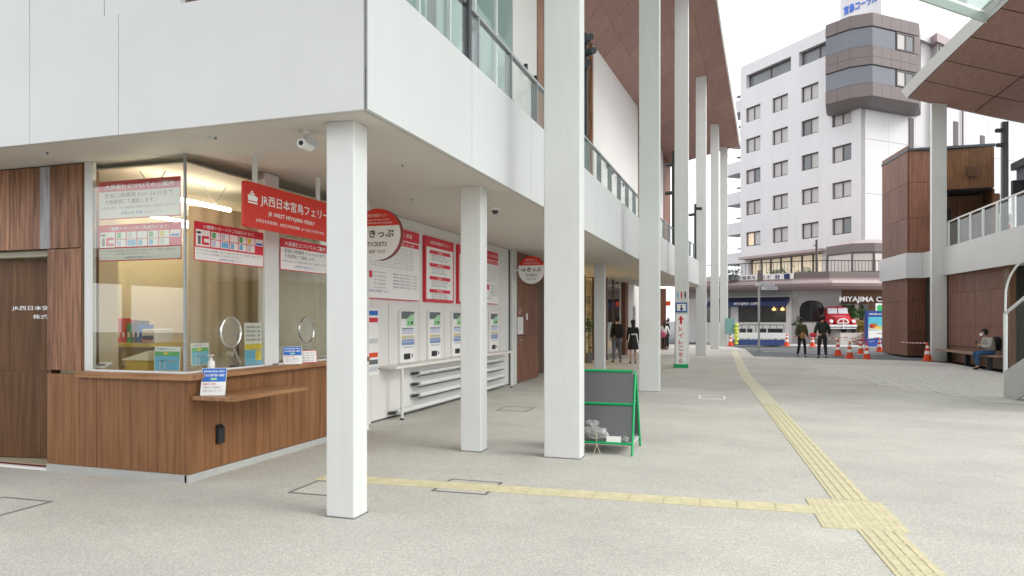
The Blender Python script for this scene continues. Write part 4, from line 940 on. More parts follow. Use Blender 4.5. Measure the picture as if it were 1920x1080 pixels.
clad(rb, Vector((8.2, 35.2, 0)), Vector((10.6, 35.2, 0)), 4.0, 6.95, .9, [], M['woodd'])
mb = MB(); mb.prism([(6.46, 36.7), (6.87, 33.86), (8.2, 34.0), (8.2, 38), (7.2, 38)], 0, 8.7); mb.prism([(8.2, 34.0), (10.0, 33.95), (10.0, 38), (8.2, 38)], 7.02, 8.7); mb.box(8.2, 10.6, 35.25, 38, 0, 7); mb.build('building_core', M['dark'], rb)
mb = MB(); mb.prism([(6.3, 36.8), (6.78, 33.72), (10.05, 33.85), (10.05, 38), (7.2, 38)], 8.76, 8.86); mb.build('roof_cap', M['charcoal'], rb)
mb = MB(); mb.box(9.96, 10.04, 33.96, 35.18, 3.9, 7.0); mb.build('side_wall', M['woodd'], rb)
mb = MB(); mb.box(9.0, 9.42, 33.80, 33.85, 7.55, 8.0, M['brown']); 
for k in range(6): mb.box(9.02, 9.4, 33.78, 33.80, 7.58 + .07 * k, 7.61 + .07 * k, M['woodd'])
mb.build('vent', None, rb)
mb = MB(); mb.box(8.25, 8.75, 35.13, 35.16, 4.1, 6.4); mb.build('doorway', M['black'], rb)
mb = MB(); mb.tube([(7.95, 33.75, 0), (7.95, 33.75, 3.3)], .05); mb.tube([(7.95, 33.75, 4.4), (7.95, 33.75, 7.1)], .05); mb.build('downpipe', M['black'], rb)
# lower wall beyond column
A, B = Vector((7.42, 30.1, 0)), Vector((7.72, 24.9, 0))
for z0, z1 in ((.62, 1.32), (1.33, 2.52), (2.53, 3.3)):
    n = 26 if z0 > 2.4 else 4
    for k in range(n):
        dv = B - A; nn = Vector((dv.y, -dv.x, 0)).normalized(); p = MB(); p.obox(A + dv * (k / n) + Vector((0, 0, z0)), dv / n * (.985 if n < 5 else .93), nn * (-.04 + R.uniform(0, .004) - .0), (0, 0, z1 - z0)); p.build('cladding_panel', M['woodbox'], rb)
mb = MB(); mb.prism([(7.47, 30.1), (7.77, 24.9), (12, 24.9), (12, 33.8), (7.47, 33.8)], 0, 3.25); mb.build('lower_core', M['dark'], rb)
mb = MB(); mb.prism([(7.46, 30.0), (7.74, 24.9), (7.70, 24.9), (7.42, 30.0)], .02, .6); mb.build('bench_back', M['woodd'], rb)
mb = MB(); mb.box(7.60, 7.78, 24.45, 24.9, 0, 3.2); mb.build('corner_post', M['woodd'], rb)
# deck fascia
FP = [(6.24, 36.9), (6.70, 33.60), (7.30, 33.52), (7.27, 29.7), (7.36, 22.6), (7.7, 16.0)]
FZ = [(3.34, 4.37), (3.33, 4.40), (3.32, 4.38), (3.22, 4.26), (3.12, 4.15), (3.05, 4.05)]
for (a, b, za, zb) in zip(FP, FP[1:], FZ, FZ[1:]):
    A, B = Vector((*a, 0)), Vector((*b, 0)); L = (B - A).length; n = max(1, round(L / 2.2))
    for k in range(n):
        t0, t1 = k / n, (k + 1) / n; P0, P1 = A.lerp(B, t0), A.lerp(B, t1); e = (B - A).normalized() * .003
        z00, z01 = lerp(za[0], zb[0], t0), lerp(za[0], zb[0], t1); z10, z11 = lerp(za[1], zb[1], t0), lerp(za[1], zb[1], t1)
        nn = Vector((-(B - A).y, (B - A).x, 0)).normalized() * .05
        p = MB(); vs = [P0 + e + Vector((0, 0, z00)), P1 - e + Vector((0, 0, z01)), P1 - e + Vector((0, 0, z11)), P0 + e + Vector((0, 0, z10))]; vs += [v + nn for v in vs]
        p.add(vs, [(0, 1, 2, 3), (7, 6, 5, 4), (0, 4, 5, 1), (1, 5, 6, 2), (2, 6, 7, 3), (3, 7, 4, 0)]); p.build('fascia_panel', M['white'], rb)
mb = MB(); pts = [(x + .055, y) for x, y in FP[2:]] + [(14, 16), (14, 33.6)]
mb.prism(pts, [3.33, 3.24, 3.14, 3.07, 3.07, 3.33], [4.0, 3.9, 3.8, 3.8, 3.8, 4.0]); mb.build('deck_slab', M['soffit'], rb)
# right railing
rr_ = thing('deck_railing', 'white glass railing on the right hand upper deck', 'railing', (7.4, 26, 4))
ps = [29.9 - 1.25 * k for k in range(12)]
for a, b in zip(ps, ps[1:]):
    xa_ = interp([(16, 7.8), (22.6, 7.46), (29.7, 7.37)], a); xb_ = interp([(16, 7.8), (22.6, 7.46), (29.7, 7.37)], b); za_ = interp([(16, 4.0), (22.6, 4.1), (29.7, 4.2)], a); zb_ = interp([(16, 4.0), (22.6, 4.1), (29.7, 4.2)], b)
    p = MB(); p.box(xa_ - .03, xa_ + .03, a - .03, a + .03, za_ - .1, za_ + .98); p.build('post', M['white2'], rr_)
    p = MB(); p.obox((xa_, a - .05, za_), (xb_ - xa_, b - a + .1, zb_ - za_), (.012, 0, 0), (0, 0, .9)); p.build('pane', M['rglass'], rr_)
    p = MB(); p.obox((xa_ - .03, a, za_ + .98), (xb_ - xa_, b - a, zb_ - za_), (.06, 0, 0), (0, 0, .04)); p.build('handrail', M['white2'], rr_)
column('tall white column on the right carrying the curved canopy', 7.14, 30.35, .5, .28, 9.85, go)
spot_pole('dark square pole with two pale spotlights on the right hand deck', 7.62, 24.9, 7.55, [(.25, -1, -.6), (.7, -1, -.8)], 3.9, .16)
# slate clad box upstairs far right
sb = thing('rooftop_box', 'slate grey rooftop room with dark roof on the right hand deck', 'roof room', (9.8, 27, 4))
mb = MB(); mb.prism([(9.55, 30.0), (9.75, 26.2), (13, 26.2), (13, 30)], 3.9, 7.0); mb.build('wall', mat('slate_panel', (.14, .15, .18), .5), sb)
mb = MB(); mb.prism([(9.4, 30.1), (9.6, 25.9), (13, 25.9), (13, 30.1)], 7.0, 7.25); mb.build('roof', M['charcoal'], sb)
mb = MB(); mb.box(9.0, 9.62, 28.6, 28.8, 5.9, 6.4); mb.build('bracket_beam', M['black'], sb)
for i, (y, lab) in enumerate(((26.3, 'white notice stand behind the right hand glass rail'), (23.4, 'white folding sign behind the right hand glass rail at the picture edge'))):
    q = MB(); q.box(7.9, 8.25, y, y + .03, 3.95, 4.95, M['paper']); q.box(7.95, 8.2, y - .006, y - .001, 4.35, 4.6, M['pred']); q.box(7.95, 8.2, y - .006, y - .001, 4.7, 4.9, M['lavender']); single(q, 'notice_stand', lab, 'notice stand')
# bench + stairs
bn = thing('bench', 'long wooden bench along the brown wall on the right', 'bench', (7.4, 27, 0))
mb = MB(); mb.prism([(7.0, 30.05), (7.5, 30.05), (7.72, 24.7), (7.2, 24.7)], .42, .47); mb.build('seat', mat('bench_wood', (.30, .19, .13), .5, var=.15), bn)
for y in (29.6, 27.4, 25.2):
    q = MB(); q.box(7.25, 7.40, y, y + .08, 0, .42); q.build('leg', M['black'], bn)
st = thing('stairway', 'white stairway with glass sides at the right edge', 'stairs', (5.5, 15.5, 0))
A = at(1882, 14.0); B = at(2060, 11.3); dv = B - A; nn = Vector((-dv.y, dv.x, 0)).normalized()
p = MB(); pr = [A + Vector((0, 0, 0.02)), A + dv * .14 + Vector((0, 0, .0)), A + dv * 1.0 + Vector((0, 0, 1.1)), B + Vector((0, 0, 1.75)), A + Vector((0, 0, .52))]
pr[0] = A + Vector((0, 0, .0)); 
vs = pr + [v + nn * .06 for v in pr]; n = 5
p.add(vs, [tuple(range(n)), tuple(range(n, 2 * n))[::-1]] + [(i, n + i, n + (i + 1) % n, (i + 1) % n) for i in range(n)]); p.build('stringer', M['white'], st)
p = MB(); pr2 = [v + nn * 1.8 for v in pr]; vs = pr2 + [v + nn * .06 for v in pr2]
p.add(vs, [tuple(range(n)), tuple(range(n, 2 * n))[::-1]] + [(i, n + i, n + (i + 1) % n, (i + 1) % n) for i in range(n)]); p.build('stringer', M['white'], st)
for k in range(8):
    p = MB(); p.obox(A + dv * (.1 + .11 * k) + nn * .07 + Vector((0, 0, .12 + .14 * k)), dv * .115, nn * 1.7, (0, 0, .04)); p.build('step', M['steel'], st)
for off_ in (0, 1.8):
    q = MB(); vs = [A + Vector((0, 0, .5)), B + Vector((0, 0, 1.73)), B + Vector((0, 0, 2.9)), A + Vector((0, 0, 1.66))]; vs = [v + nn * (.03 + off_) for v in vs]; q.add(vs, [(0, 1, 2, 3)]); q.build('side_glass', M['rglass'], st)
    q = MB(); q.tube([A + nn * (.03 + off_) + Vector((0, 0, 1.68)), B + nn * (.03 + off_) + Vector((0, 0, 2.92))], .03); q.build('handrail', M['white2'], st)
    q = MB(); q.tube([A + nn * (.03 + off_) + Vector((0, 0, .4)), A + nn * (.03 + off_) + Vector((0, 0, 1.68))], .04); q.build('newel_post', M['white2'], st)
ar = MB(); base = A + nn * .03; pts = [base + Vector((0, 0, .45)), base + Vector((0, 0, 1.9))]
for k in range(1, 9): a = k / 8 * pi / 2.2; pts.append(base + dv.normalized() * (1.0 * (1 - cos(a))) + Vector((0, 0, 2.0 + .75 * sin(a))))
ar.tube(pts, .022); ar.build('arch_tube', M['white2'], st)
# curved canopy (right)
can = thing('curved_canopy', 'curved canopy with brown panelled underside at the upper right', 'canopy', (9, 27, 9.5))
def canpt(a, b):
    """a 0..1 from left edge to right, b 0..1 far edge to near"""
    L = Vector((lerp(6.0, 7.9, b ** 1.15), lerp(29.9, 13, b), 9.95 + .25 * b))
    Rr = Vector((lerp(15.8, 15.8, b), lerp(34.0, 13, b), lerp(8.45, 8.9, b)))
    p = L.lerp(Rr, a); p.z -= .55 * sin(pi * min(1, a)) * (.35 + .5 * b); return p
NA, NB = 4, 9
for i in range(NA):
    for j in range(NB):
        a0, a1, b0, b1 = i / NA + .002, (i + 1) / NA - .002, j / NB + .0015, (j + 1) / NB - .0015
        p = MB(); g_ = 4
        for v in range(g_ + 1): 
            for w_ in range(2): p.v.append(tuple(canpt(lerp(a0, a1, v / g_), b0 if not w_ else b1)))
        for v in range(g_): p.f.append([2 * v, 2 * v + 1, 2 * v + 3, 2 * v + 2]); p.m.append(0); p.smooth.add(v)
        p.build('soffit_panel', M['woodroof'], can)
p = MB(); g_ = 10
for i in range(g_ + 1):
    for j in range(g_ + 1): p.v.append(tuple(canpt(i / g_, j / g_) + Vector((0, 0, .05))))
for i in range(g_):
    for j in range(g_): p.f.append([i * (g_ + 1) + j, i * (g_ + 1) + j + 1, (i + 1) * (g_ + 1) + j + 1, (i + 1) * (g_ + 1) + j]); p.m.append(0)
p.build('canopy_deck', M['dark'], can)
p = MB()
for j in range(g_):
    A, B = canpt(0, j / g_), canpt(0, (j + 1) / g_)
    p.add([A + Vector((-.02, 0, -.02)), B + Vector((-.02, 0, -.02)), B + Vector((-.22, 0, .27)), A + Vector((-.22, 0, .27))], [(0, 1, 2, 3)])
p.build('canopy_edge', M['white2'], can)
p = MB()
for i in range(g_):
    A, B = canpt(i / g_, 0), canpt((i + 1) / g_, 0)
    p.add([A + Vector((0, .02, -.01)), B + Vector((0, .02, -.01)), B + Vector((0, .05, .12)), A + Vector((0, .05, .12))], [(0, 1, 2, 3)])
p.build('canopy_edge', M['charcoal'], can)
# glass roof between the two
gr = thing('glass_roof', 'pale green glass roof with white steel beams over the passage', 'glass roof', (3, 15, 10.3))
corners = [(-.95, 18.5), (6.62, 23.1), (7.9, -7), (-1.3, -7)]  # near corners run past the camera, unseen, to dim the terminal front
def grp(a, b): 
    q = Vector((*corners[0], 0)).lerp(Vector((*corners[1], 0)), a).lerp(Vector((*corners[3], 0)).lerp(Vector((*corners[2], 0)), a), b); q.z = lerp(11.9, 10.25, a); return q
for i in range(4):
    for j in range(9):
        p = MB(); A, B, C, D = grp(i / 4 + .01, j / 9 + .003), grp((i + 1) / 4 - .01, j / 9 + .003), grp((i + 1) / 4 - .01, (j + 1) / 9 - .003), grp(i / 4 + .01, (j + 1) / 9 - .003)
        p.add([A, B, C, D], [(0, 3, 2, 1)]); p.build('roof_pane', M['groof'], gr)
for j in range(10):
    q = MB(); A, B = grp(0, j / 9), grp(1, j / 9); q.obox(A + Vector((0, -.06, -.30)), B - A, (0, .08, 0), (0, 0, .26)); q.build('beam', mat('pale_green_steel', (.56, .64, .59), .4, var=.04), gr)
for i in range(5):
    q = MB(); A, B = grp(i / 4, 0), grp(i / 4, 1); q.obox(A + Vector((-.03, 0, -.12)), B - A, (.05, 0, 0), (0, 0, .10)); q.build('rafter', M['column'], gr)

# ============================================================ HOTEL
HC, HL = at(1614, 55), at(1388, 67)
he = (HC - HL).normalized(); hn = Vector((he.y, -he.x, 0)); HLEN = (HC - HL).length; Zv = Vector((0, 0, 1))
hotel = thing('hotel', 'white multi storey hotel with rows of dark framed windows and a brown bay tower', 'hotel', HC)
def grid_wall(par, O, e, n, s0, s1, z0, z1, holes, th, m, name='wall'):
    ss = sorted({s0, s1, *[h[0] for h in holes], *[h[1] for h in holes]}); zz = sorted({z0, z1, *[h[2] for h in holes], *[h[3] for h in holes]})
    mb = MB()
    for b0, b1 in zip(zz, zz[1:]):
        run = None
        for a0, a1 in zip(ss, ss[1:]):
            hole = any(h[0] <= a0 + 1e-5 and h[1] >= a1 - 1e-5 and h[2] <= b0 + 1e-5 and h[3] >= b1 - 1e-5 for h in holes)
            if hole:
                if run: mb.obox(O + e * run[0] + Zv * b0, e * (run[1] - run[0]), -n * th, Zv * (b1 - b0)); run = None
            else: run = (run[0] if run else a0, a1)
        if run: mb.obox(O + e * run[0] + Zv * b0, e * (run[1] - run[0]), -n * th, Zv * (b1 - b0))
    return mb.build(name, m, par)
def window(par, O, e, n, s0, s1, z0, z1, deep, curt=(0, 0), frame=None, fw=.10, split=True):
    fr = MB(); P = O - n * deep
    def bx(a0, a1, b0, b1, t=.06): fr.obox(P + e * a0 + Zv * b0, e * (a1 - a0), n * t, Zv * (b1 - b0))
    bx(s0, s1, z0, z0 + fw); bx(s0, s1, z1 - fw, z1); bx(s0, s0 + fw, z0 + fw, z1 - fw); bx(s1 - fw, s1, z0 + fw, z1 - fw)
    mid = (s0 + s1) / 2
    if split: bx(mid - fw / 2, mid + fw / 2, z0 + fw, z1 - fw, .07)
    w = fr.build('window', frame or M['hframe'], par)
    for k, (a, b) in enumerate(((s0 + fw, mid - fw / 2), (mid + fw / 2, s1 - fw)) if split else ((s0 + fw, s1 - fw),)):
        q = MB(); q.obox(P + e * a + Zv * (z0 + fw), e * (b - a), n * .01, Zv * (z1 - z0 - 2 * fw)); q.build('pane', curt[k % 2], w)
    return w
cols_ = [(.75, 2.6), (4.05, 5.85), (7.35, 9.15), (10.5, 12.35)]
rows_ = [21.45, 18.55, 15.62, 12.7, 9.78]
holes = []
for ci, (a, b) in enumerate(cols_):
    for ri, zt_ in enumerate(rows_):
        if ci == 3 and ri == 0: continue
        holes.append((a, b, zt_ - 1.33, zt_))
holes += [(.8, 6.2, 23.3, 24.55), (7.1, 10.8, 23.3, 24.55), (1.2, 9.5, 5.0, 7.15)]
grid_wall(hotel, HL, he, hn, 0, HLEN, 3.6, 25.6, holes, .5, M['hwall'])
for i, h in enumerate(holes[:-3]):
    lit = i % 5 == 4 and i < 10
    c1 = M['hcurtain'] if R.random() < .8 else M['hglass']; c2 = M['hglass'] if R.random() < .4 else M['hcurtain']
    if i == 4: c1 = M['lit']; c1 = mat('dim_lit_window', (.75, .6, .42), .5, var=.1, emit=.1)
    window(hotel, HL, he, hn, h[0], h[1], h[2], h[3], .22, (c1, c2))
for h in holes[-3:-1]:
    window(hotel, HL, he, hn, h[0], h[1], h[2], h[3], .45, (M['hglass'], M['hglass']), fw=.1)
h = holes[-1]
for k in range(7):
    s_ = lerp(h[0], h[1], k / 7); window(hotel, HL, he, hn, s_, lerp(h[0], h[1], (k + 1) / 7), h[2], h[3], .35, (M['lit'], M['lit']), fw=.09, split=False)
mb = MB(); mb.obox(HL + he * .6 + Zv * 7.2, he * 9.4, hn * .8, Zv * .22); mb.build('eave', M['hbrown2'], hotel)
mb = MB(); mb.obox(HL - hn * .52, he * (HLEN - .1), -hn * 10, Zv * 25.4); mb.build('building_core', M['dark'], hotel)
# right face
rd = -hn
nr = 8
for j, (z0, z1) in enumerate(((3.6, 7.0), (7.0, 11.5), (11.5, 15.8), (15.8, 20.2), (20.2, 24.6))):
    for k in range(nr):
        mb = MB(); mb.obox(HC + rd * (k * 3.2 + .51 * (k == 0) * 0 + .012) + Zv * (z0 + .012), rd * 3.176, -he * .4, Zv * (z1 - z0 - .024)); mb.build('wall_panel', M['hwall'], hotel)
mb = MB(); mb.obox(HC - he * .42 + rd * .6, rd * 26, -he * 6, Zv * 24.5); mb.build('building_core', M['dark'], hotel)
for (d, z0, z1) in ((5.55, 15.4, 18.0), (5.55, 11.6, 14.6), (11.2, 15.0, 18.4), (14.8, 13.0, 17.6)):
    mb = MB(); mb.obox(HC + he * .01 + rd * d + Zv * z0, rd * .55, he * .06, Zv * (z1 - z0)); mb.build('slit_window', M['hframe'], hotel)
for d in (9.6, 12.2):
    mb = MB(); mb.tube([HC + he * .15 + rd * d + Zv * 4, HC + he * .15 + rd * d + Zv * 21], .07, n=6); mb.build('downpipe', M['hbrown'], hotel)
# brown bay tower
V = [at(1547.5, 55.3), at(1593.6, 53.65), at(1636, 53), at(1723, 55.0)]
back = [at(1727, 58.5), at(1620, 59), at(1552, 59)]
Vp = [at(1549.5, 58.0), *V, at(1727, 58.2)]
def tower_band(z0, z1, m, name, inset=0, seams=2, top=False):
    for (A, B) in zip(V, V[1:]):
        n = max(1, round((B - A).length / 1.05)) if seams else 1
        nn = Vector(((B - A).y, -(B - A).x, 0)).normalized()
        for k in range(n):
            mb = MB(); mb.obox(A.lerp(B, k / n) + (B - A).normalized() * .01 + Zv * (z0 + .01) - nn * inset, (B - A) / n - (B - A).normalized() * .02, -nn * .08, Zv * (z1 - z0 - .02)); mb.build(name, m, hotel)
tower_band(23.75, 24.72, M['hbrown'], 'tower_panel')
tower_band(21.45, 22.25, M['hbrown'], 'tower_panel'); tower_band(20.85, 21.45, M['hbrown'], 'tower_panel')
tower_band(18.45, 19.45, M['hbrown'], 'tower_panel')
M['mirror'] = mat('mirror_glass', (.11, .115, .13), .12, 0, var=.3, scale=.3, spec=.5)
for z0, z1 in ((22.28, 23.68), (19.48, 20.78)):
    for i, (A, B) in enumerate(zip(V, V[1:])):
        nn = Vector(((B - A).y, -(B - A).x, 0)).normalized(); e = (B - A).normalized(); L = (B - A).length
        if i < 2:
            mb = MB(); mb.obox(A + Zv * z0 - nn * .06, B - A, -nn * .02, Zv * (z1 - z0)); mb.build('mirror_pane', M['mirror'], hotel)
        else:
            mb = MB(); mb.obox(A + Zv * z0 - nn * .06, e * L * .5, -nn * .02, Zv * (z1 - z0)); mb.build('mirror_pane', M['mirror'], hotel)
            window(hotel, A, e, nn, L * .51, L * .90, z0 + .02, z1 - .02, .05, (M['hcurtain'], M['hglass']))
            mb = MB(); mb.obox(A + e * L * .905 + Zv * z0, e * L * .095, -nn * .08, Zv * (z1 - z0)); mb.build('tower_panel', M['hbrown'], hotel)
for z in (23.70, 20.80):
    for (A, B) in zip(V, V[1:]):
        nn = Vector(((B - A).y, -(B - A).x, 0)).normalized(); mb = MB(); mb.obox(A + Zv * z + nn * .01, B - A, -nn * .05, Zv * .05); mb.build('shadow_gap', M['dark'], hotel)
cen = sum(V, Vector()) / 4
Vi = [p + (at(1625, 57) - p).normalized() * .1 for p in Vp]
mb = MB(); mb.prism([(p.x, p.y) for p in Vi], 18.5, 24.66); mb.build('tower_core', M['dark'], hotel)
mb = MB(); lowp = [at(1553, 57.2), at(1602, 54.9), at(1628, 54.3), at(1714, 56.9)]
mb.add([p + Zv * 18.45 for p in V] + [p + Zv * 18.12 for p in lowp], [(i, i + 1, i + 5, i + 4) for i in range(3)] + [(4, 5, 6, 7)])
mb.add([Vp[0] + Zv * 18.45, V[0] + Zv * 18.45, lowp[0] + Zv * 18.12, V[3] + Zv * 18.45, Vp[-1] + Zv * 18.45, lowp[3] + Zv * 18.12], [(0, 1, 2), (3, 4, 5)]); mb.build('tower_underside', mat('underside_metal', (.17, .15, .145), .5), hotel)
mb = MB(); mb.obox(V[3] + Zv * 18.45, Vp[-1] - V[3], Vector((-.06, .02, 0)), Zv * 6.25); mb.build('tower_side', M['hbrown'], hotel)
# penthouse
ph = [at(1575, 57.5), at(1652, 54.4), at(1757, 58.6), at(1812, 63), at(1812, 80), at(1575, 75)]
mb = MB(); mb.prism([(p.x, p.y) for p in ph], 24.4, 34); mb.build('penthouse', M['hwall'], hotel)
A_, B_ = ph[0], ph[1]; f = Face(A_ + Zv * 26.25, B_ - A_); f.n = -f.n if f.n.dot(-A_) < 0 else f.n
f.text('宮島コーラル', .38, .0, 2.9, .72, mat('hotel_letter_blue', (.02, .12, .50), .4, var=0), .06, bold=.03, res=2); f.done(hotel)
bay = [at(1727, 59.6), at(1757, 57.3), at(1815, 60.5), at(1815, 64), at(1727, 64)]
mb = MB(); mb.prism([(p.x, p.y) for p in bay], 24.25, 24.95); mb.build('bay_eave', M['hbrown2'], hotel)
bi = [p + (at(1775, 62) - p).normalized() * .5 for p in bay]
mb = MB(); mb.prism([(p.x, p.y) for p in bi], 12, 24.24); mb.build('bay_wall', M['hwall'], hotel)
e = (bi[2] - bi[1]); L = e.length; e.normalize(); window(hotel, bi[1], e, Vector((e.y, -e.x, 0)), .1, L * .8, 22.1, 24.2, -.04, (M['hglass'], M['hglass']))
for k, (s_, z) in enumerate(((3.1, 5.6), (9.8, 17.3), (6.4, 11.6))):
    pass
# fire escape
fe = thing('fire_escape', 'white outdoor stair landings at the left end of the hotel', 'fire escape', HL - he * 1)
for k in range(7):
    z = 4.9 + 2.92 * k
    mb = MB(); mb.obox(HL - he * 2.6 - hn * .2 + Zv * (z - .95), he * 2.55, -hn * 2, Zv * 1.15); mb.build('landing_parapet', M['hwall'], fe)
    mb = MB(); mb.obox(HL - he * .7 - hn * .1 + Zv * (z + .5), he * .65, -hn * 1.5, Zv * .1); mb.tube([HL - he * 2.3 + Zv * (z + .9), HL - he * .1 + Zv * (z + 1.15)], .03, n=5); mb.tube([HL - he * 2.3 + Zv * (z + .9), HL - he * .1 + Zv * (z + .75)], .03, n=5); mb.build('stair_rail', M['hframe'], fe)
mb = MB(); mb.obox(HL - he * 2.6 - hn * 2.4, he * 2.55, -hn * .1, Zv * 24); mb.build('stair_back_wall', M['hwall'], fe)
# ------------------------------------------------ cafe podium
cafe = thing('cafe', 'cafe on the ground floor of the hotel podium with navy awning and arched windows', 'cafe', at(1500, 45))
def zat(v, f): return EYE + f * (600 - v) / F
def arch_wall(par, A, B, z0, z1, ops, m, th=.3):
    e = (B - A); L = e.length; e.normalize(); n = Vector((e.y, -e.x, 0)); hs_ = [(a, b, c, d) for a, b, c, d, r in ops]
    grid_wall(par, A, e, n, 0, L, z0, z1, hs_, th, m)
    for a, b, c, d, r in ops:
        mb = MB(); N = 12
        for k in range(N):
            x0, x1 = lerp(a, b, k / N), lerp(a, b, (k + 1) / N); y0 = d - r * (1 - sqrt(max(0, 1 - (2 * k / N - 1) ** 2))); y1 = d - r * (1 - sqrt(max(0, 1 - (2 * (k + 1) / N - 1) ** 2)))
            vs = [A + e * x0 + Zv * y0, A + e * x1 + Zv * y1, A + e * x1 + Zv * d, A + e * x0 + Zv * d]; vs += [v - n * th for v in vs]
            mb.add(vs, [(0, 1, 2, 3), (4, 5, 1, 0)])
        mb.build('arch', m, par)
        w = MB(); P = A - n * .2
        for q in (a, (a + b) / 2 - .03, b - .06): w.obox(P + e * q + Zv * c, e * .06, n * .05, Zv * (d - c))
        w.obox(P + e * a + Zv * c, e * (b - a), n * .05, Zv * .06); ww = w.build('window', M['hframe'], par)
        g_ = MB(); g_.obox(P + e * a + Zv * c, e * (b - a), -n * .01, Zv * (d - c)); g_.build('pane', mat('cafe_glass', (.035, .035, .035), .12, 0, var=.6, scale=1.5, spec=.8), ww)
    return A, e, n, L
M['cwhite'] = mat('cafe_white_wall', (.84, .83, .815), .7, var=.03); M['cgrey'] = mat('cafe_grey_wall', (.48, .475, .465), .7, var=.04)
W0, W1, W2, W3, W4 = at(1290, 49), at(1484, 45.2), at(1497, 44.8), at(1550, 44.6), at(1760, 45.5)
L01 = (W1 - W0).length
def S_(u, A, B):
    k = (u - 960) / F; e = (B - A).normalized(); a = A.x * cos(TH) + A.y * sin(TH); f_ = -A.x * sin(TH) + A.y * cos(TH); er = e.x * cos(TH) + e.y * sin(TH); ef = -e.x * sin(TH) + e.y * cos(TH)
    return (k * f_ - a) / (er - k * ef)
s1, s2 = S_(1384, W0, W1), S_(1474, W0, W1); s0a, s0b = S_(1318, W0, W1), S_(1370, W0, W1)
A, e01, n01, _ = arch_wall(cafe, W0, W1, 0, 3.6, [(s0a, s0b, 1.4, 2.72, .25), (s1, s2, 1.4, 2.72, .25)], M['cwhite'])
mb = MB(); mb.obox(W0 + Zv * 3.02 + n01 * .01, W1 - W0, n01 * .05, Zv * .58); mb.build('upper_band', M['cgrey'], cafe)
mb = MB(); mb.obox(W1 + Zv * 0, W2 - W1, -n01 * .2, Zv * 3.6); mb.build('pilaster', mat('pilaster_grey', (.55, .54, .535), .7), cafe)
sa, sb_ = S_(1499, W2, W3), S_(1547, W2, W3)
A, e23, n23, _ = arch_wall(cafe, W2, W3, 0, 3.6, [(sa, sb_, 1.42, 2.80, .5)], M['cgrey'])
mb = MB(); mb.obox(W2 + n23 * .01 + Zv * .55, W3 - W2, n23 * .03, Zv * .83); mb.build('white_dado', M['cwhite'], cafe)
mb = MB(); mb.obox(W2 + n23 * .01, W3 - W2, n23 * .06, Zv * .54); mb.build('skirting', M['cgrey'], cafe)
# entrance
e34 = (W4 - W3); L34 = e34.length; e34.normalize(); n34 = Vector((e34.y, -e34.x, 0))
mb = MB(); mb.obox(W3, e34 * 1.0, -n34 * .2, Zv * 3.6); mb.build('entrance_wall', M['cgrey'], cafe)
mb = MB(); mb.obox(W3 + e34 * 1.0 - n34 * 2.5, e34 * (L34 - 1), -n34 * .2, Zv * 3.6); mb.build('entrance_back_wall', mat('entrance_brown', (.22, .10, .045), .5, var=.35, scale=1.3), cafe)
mb = MB(); mb.obox(W3 + e34 * 1.0 + Zv * 2.95, e34 * (L34 - 1), -n34 * .2, Zv * .65); mb.build('entrance_lintel', mat('lintel_brown', (.16, .075, .03), .5, var=.2), cafe)
for k, c in enumerate(('cream', 'hglass', 'cream', 'hglass')):
    mb = MB(); mb.obox(W3 + e34 * (2.1 + .62 * k) - n34 * 2.3, e34 * .34, n34 * .05, Zv * 2.6); mb.build('entrance_panel', M[c], cafe)
for k in range(5):
    mb = MB(); mb.obox(W3 + e34 * (1.05 + 1.2 * k) - n34 * .02, e34 * .05, -n34 * .05, Zv * 2.95); mb.build('entrance_post', M['hframe'], cafe)
o = thing('cafe_lettering', 'large white capital letters reading MIYAJIMA CAFE over the entrance', 'sign', at(1620, 44))
f = Face(at(1574, 43.2) + Zv * 2.58, at(1700, 43.9) - at(1574, 43.2)); Lw = (at(1677, 43.8) - at(1574, 43.2)).length
f.text('MIYAJIMA CAFE', 0, 0, Lw, .42, M['inkw'], 0, bold=.018, res=2); f.done(o)
p = MB(); p.obox(at(1572, 43.25) + Zv * 2.50, at(1700, 43.95) - at(1572, 43.25), Vector((0, .04, 0)), Zv * .03); p.build('sign_rail', M['hframe'], o)
# awning
aw = thing('awning', 'navy awning with small white cafe lettering on the left cafe wall', 'awning', at(1430, 44.5))
a0, a1 = S_(1335, W0, W1), S_(1481, W0, W1); P0, P1 = W0 + e01 * a0, W0 + e01 * a1; od = n01 * 1.0
mb = MB(); mb.add([P0 + Zv * 3.05, P1 + Zv * 3.05, P1 + od + Zv * 2.72, P0 + od + Zv * 2.72, P1 + od + Zv * 2.42, P0 + od + Zv * 2.42, P0 + Zv * 2.8, P1 + Zv * 2.8], [(0, 3, 2, 1), (3, 5, 4, 2), (1, 2, 4, 7), (0, 6, 5, 3), (6, 7, 4, 5)]); mb.build('canvas', M['navy'], aw)
sl_ = S_(1390, W0, W1) - .2; f = Face(W0 + e01 * sl_ + od + Zv * 2.49 + n01 * .01, e01); f.text('MIYAJIMA CAFE', 0, 0, S_(1436, W0, W1) - S_(1390, W0, W1), .20, M['inkw'], .01, bold=.03); f.done(aw)
mb = MB(); mb.obox(W0 + e01 * (a0 - 1) + n01 * .07 + Zv * 3.06, e01 * (a1 - a0 + 1.4), n01 * .05, Zv * .06); mb.build('awning_rail', M['paper'], aw)
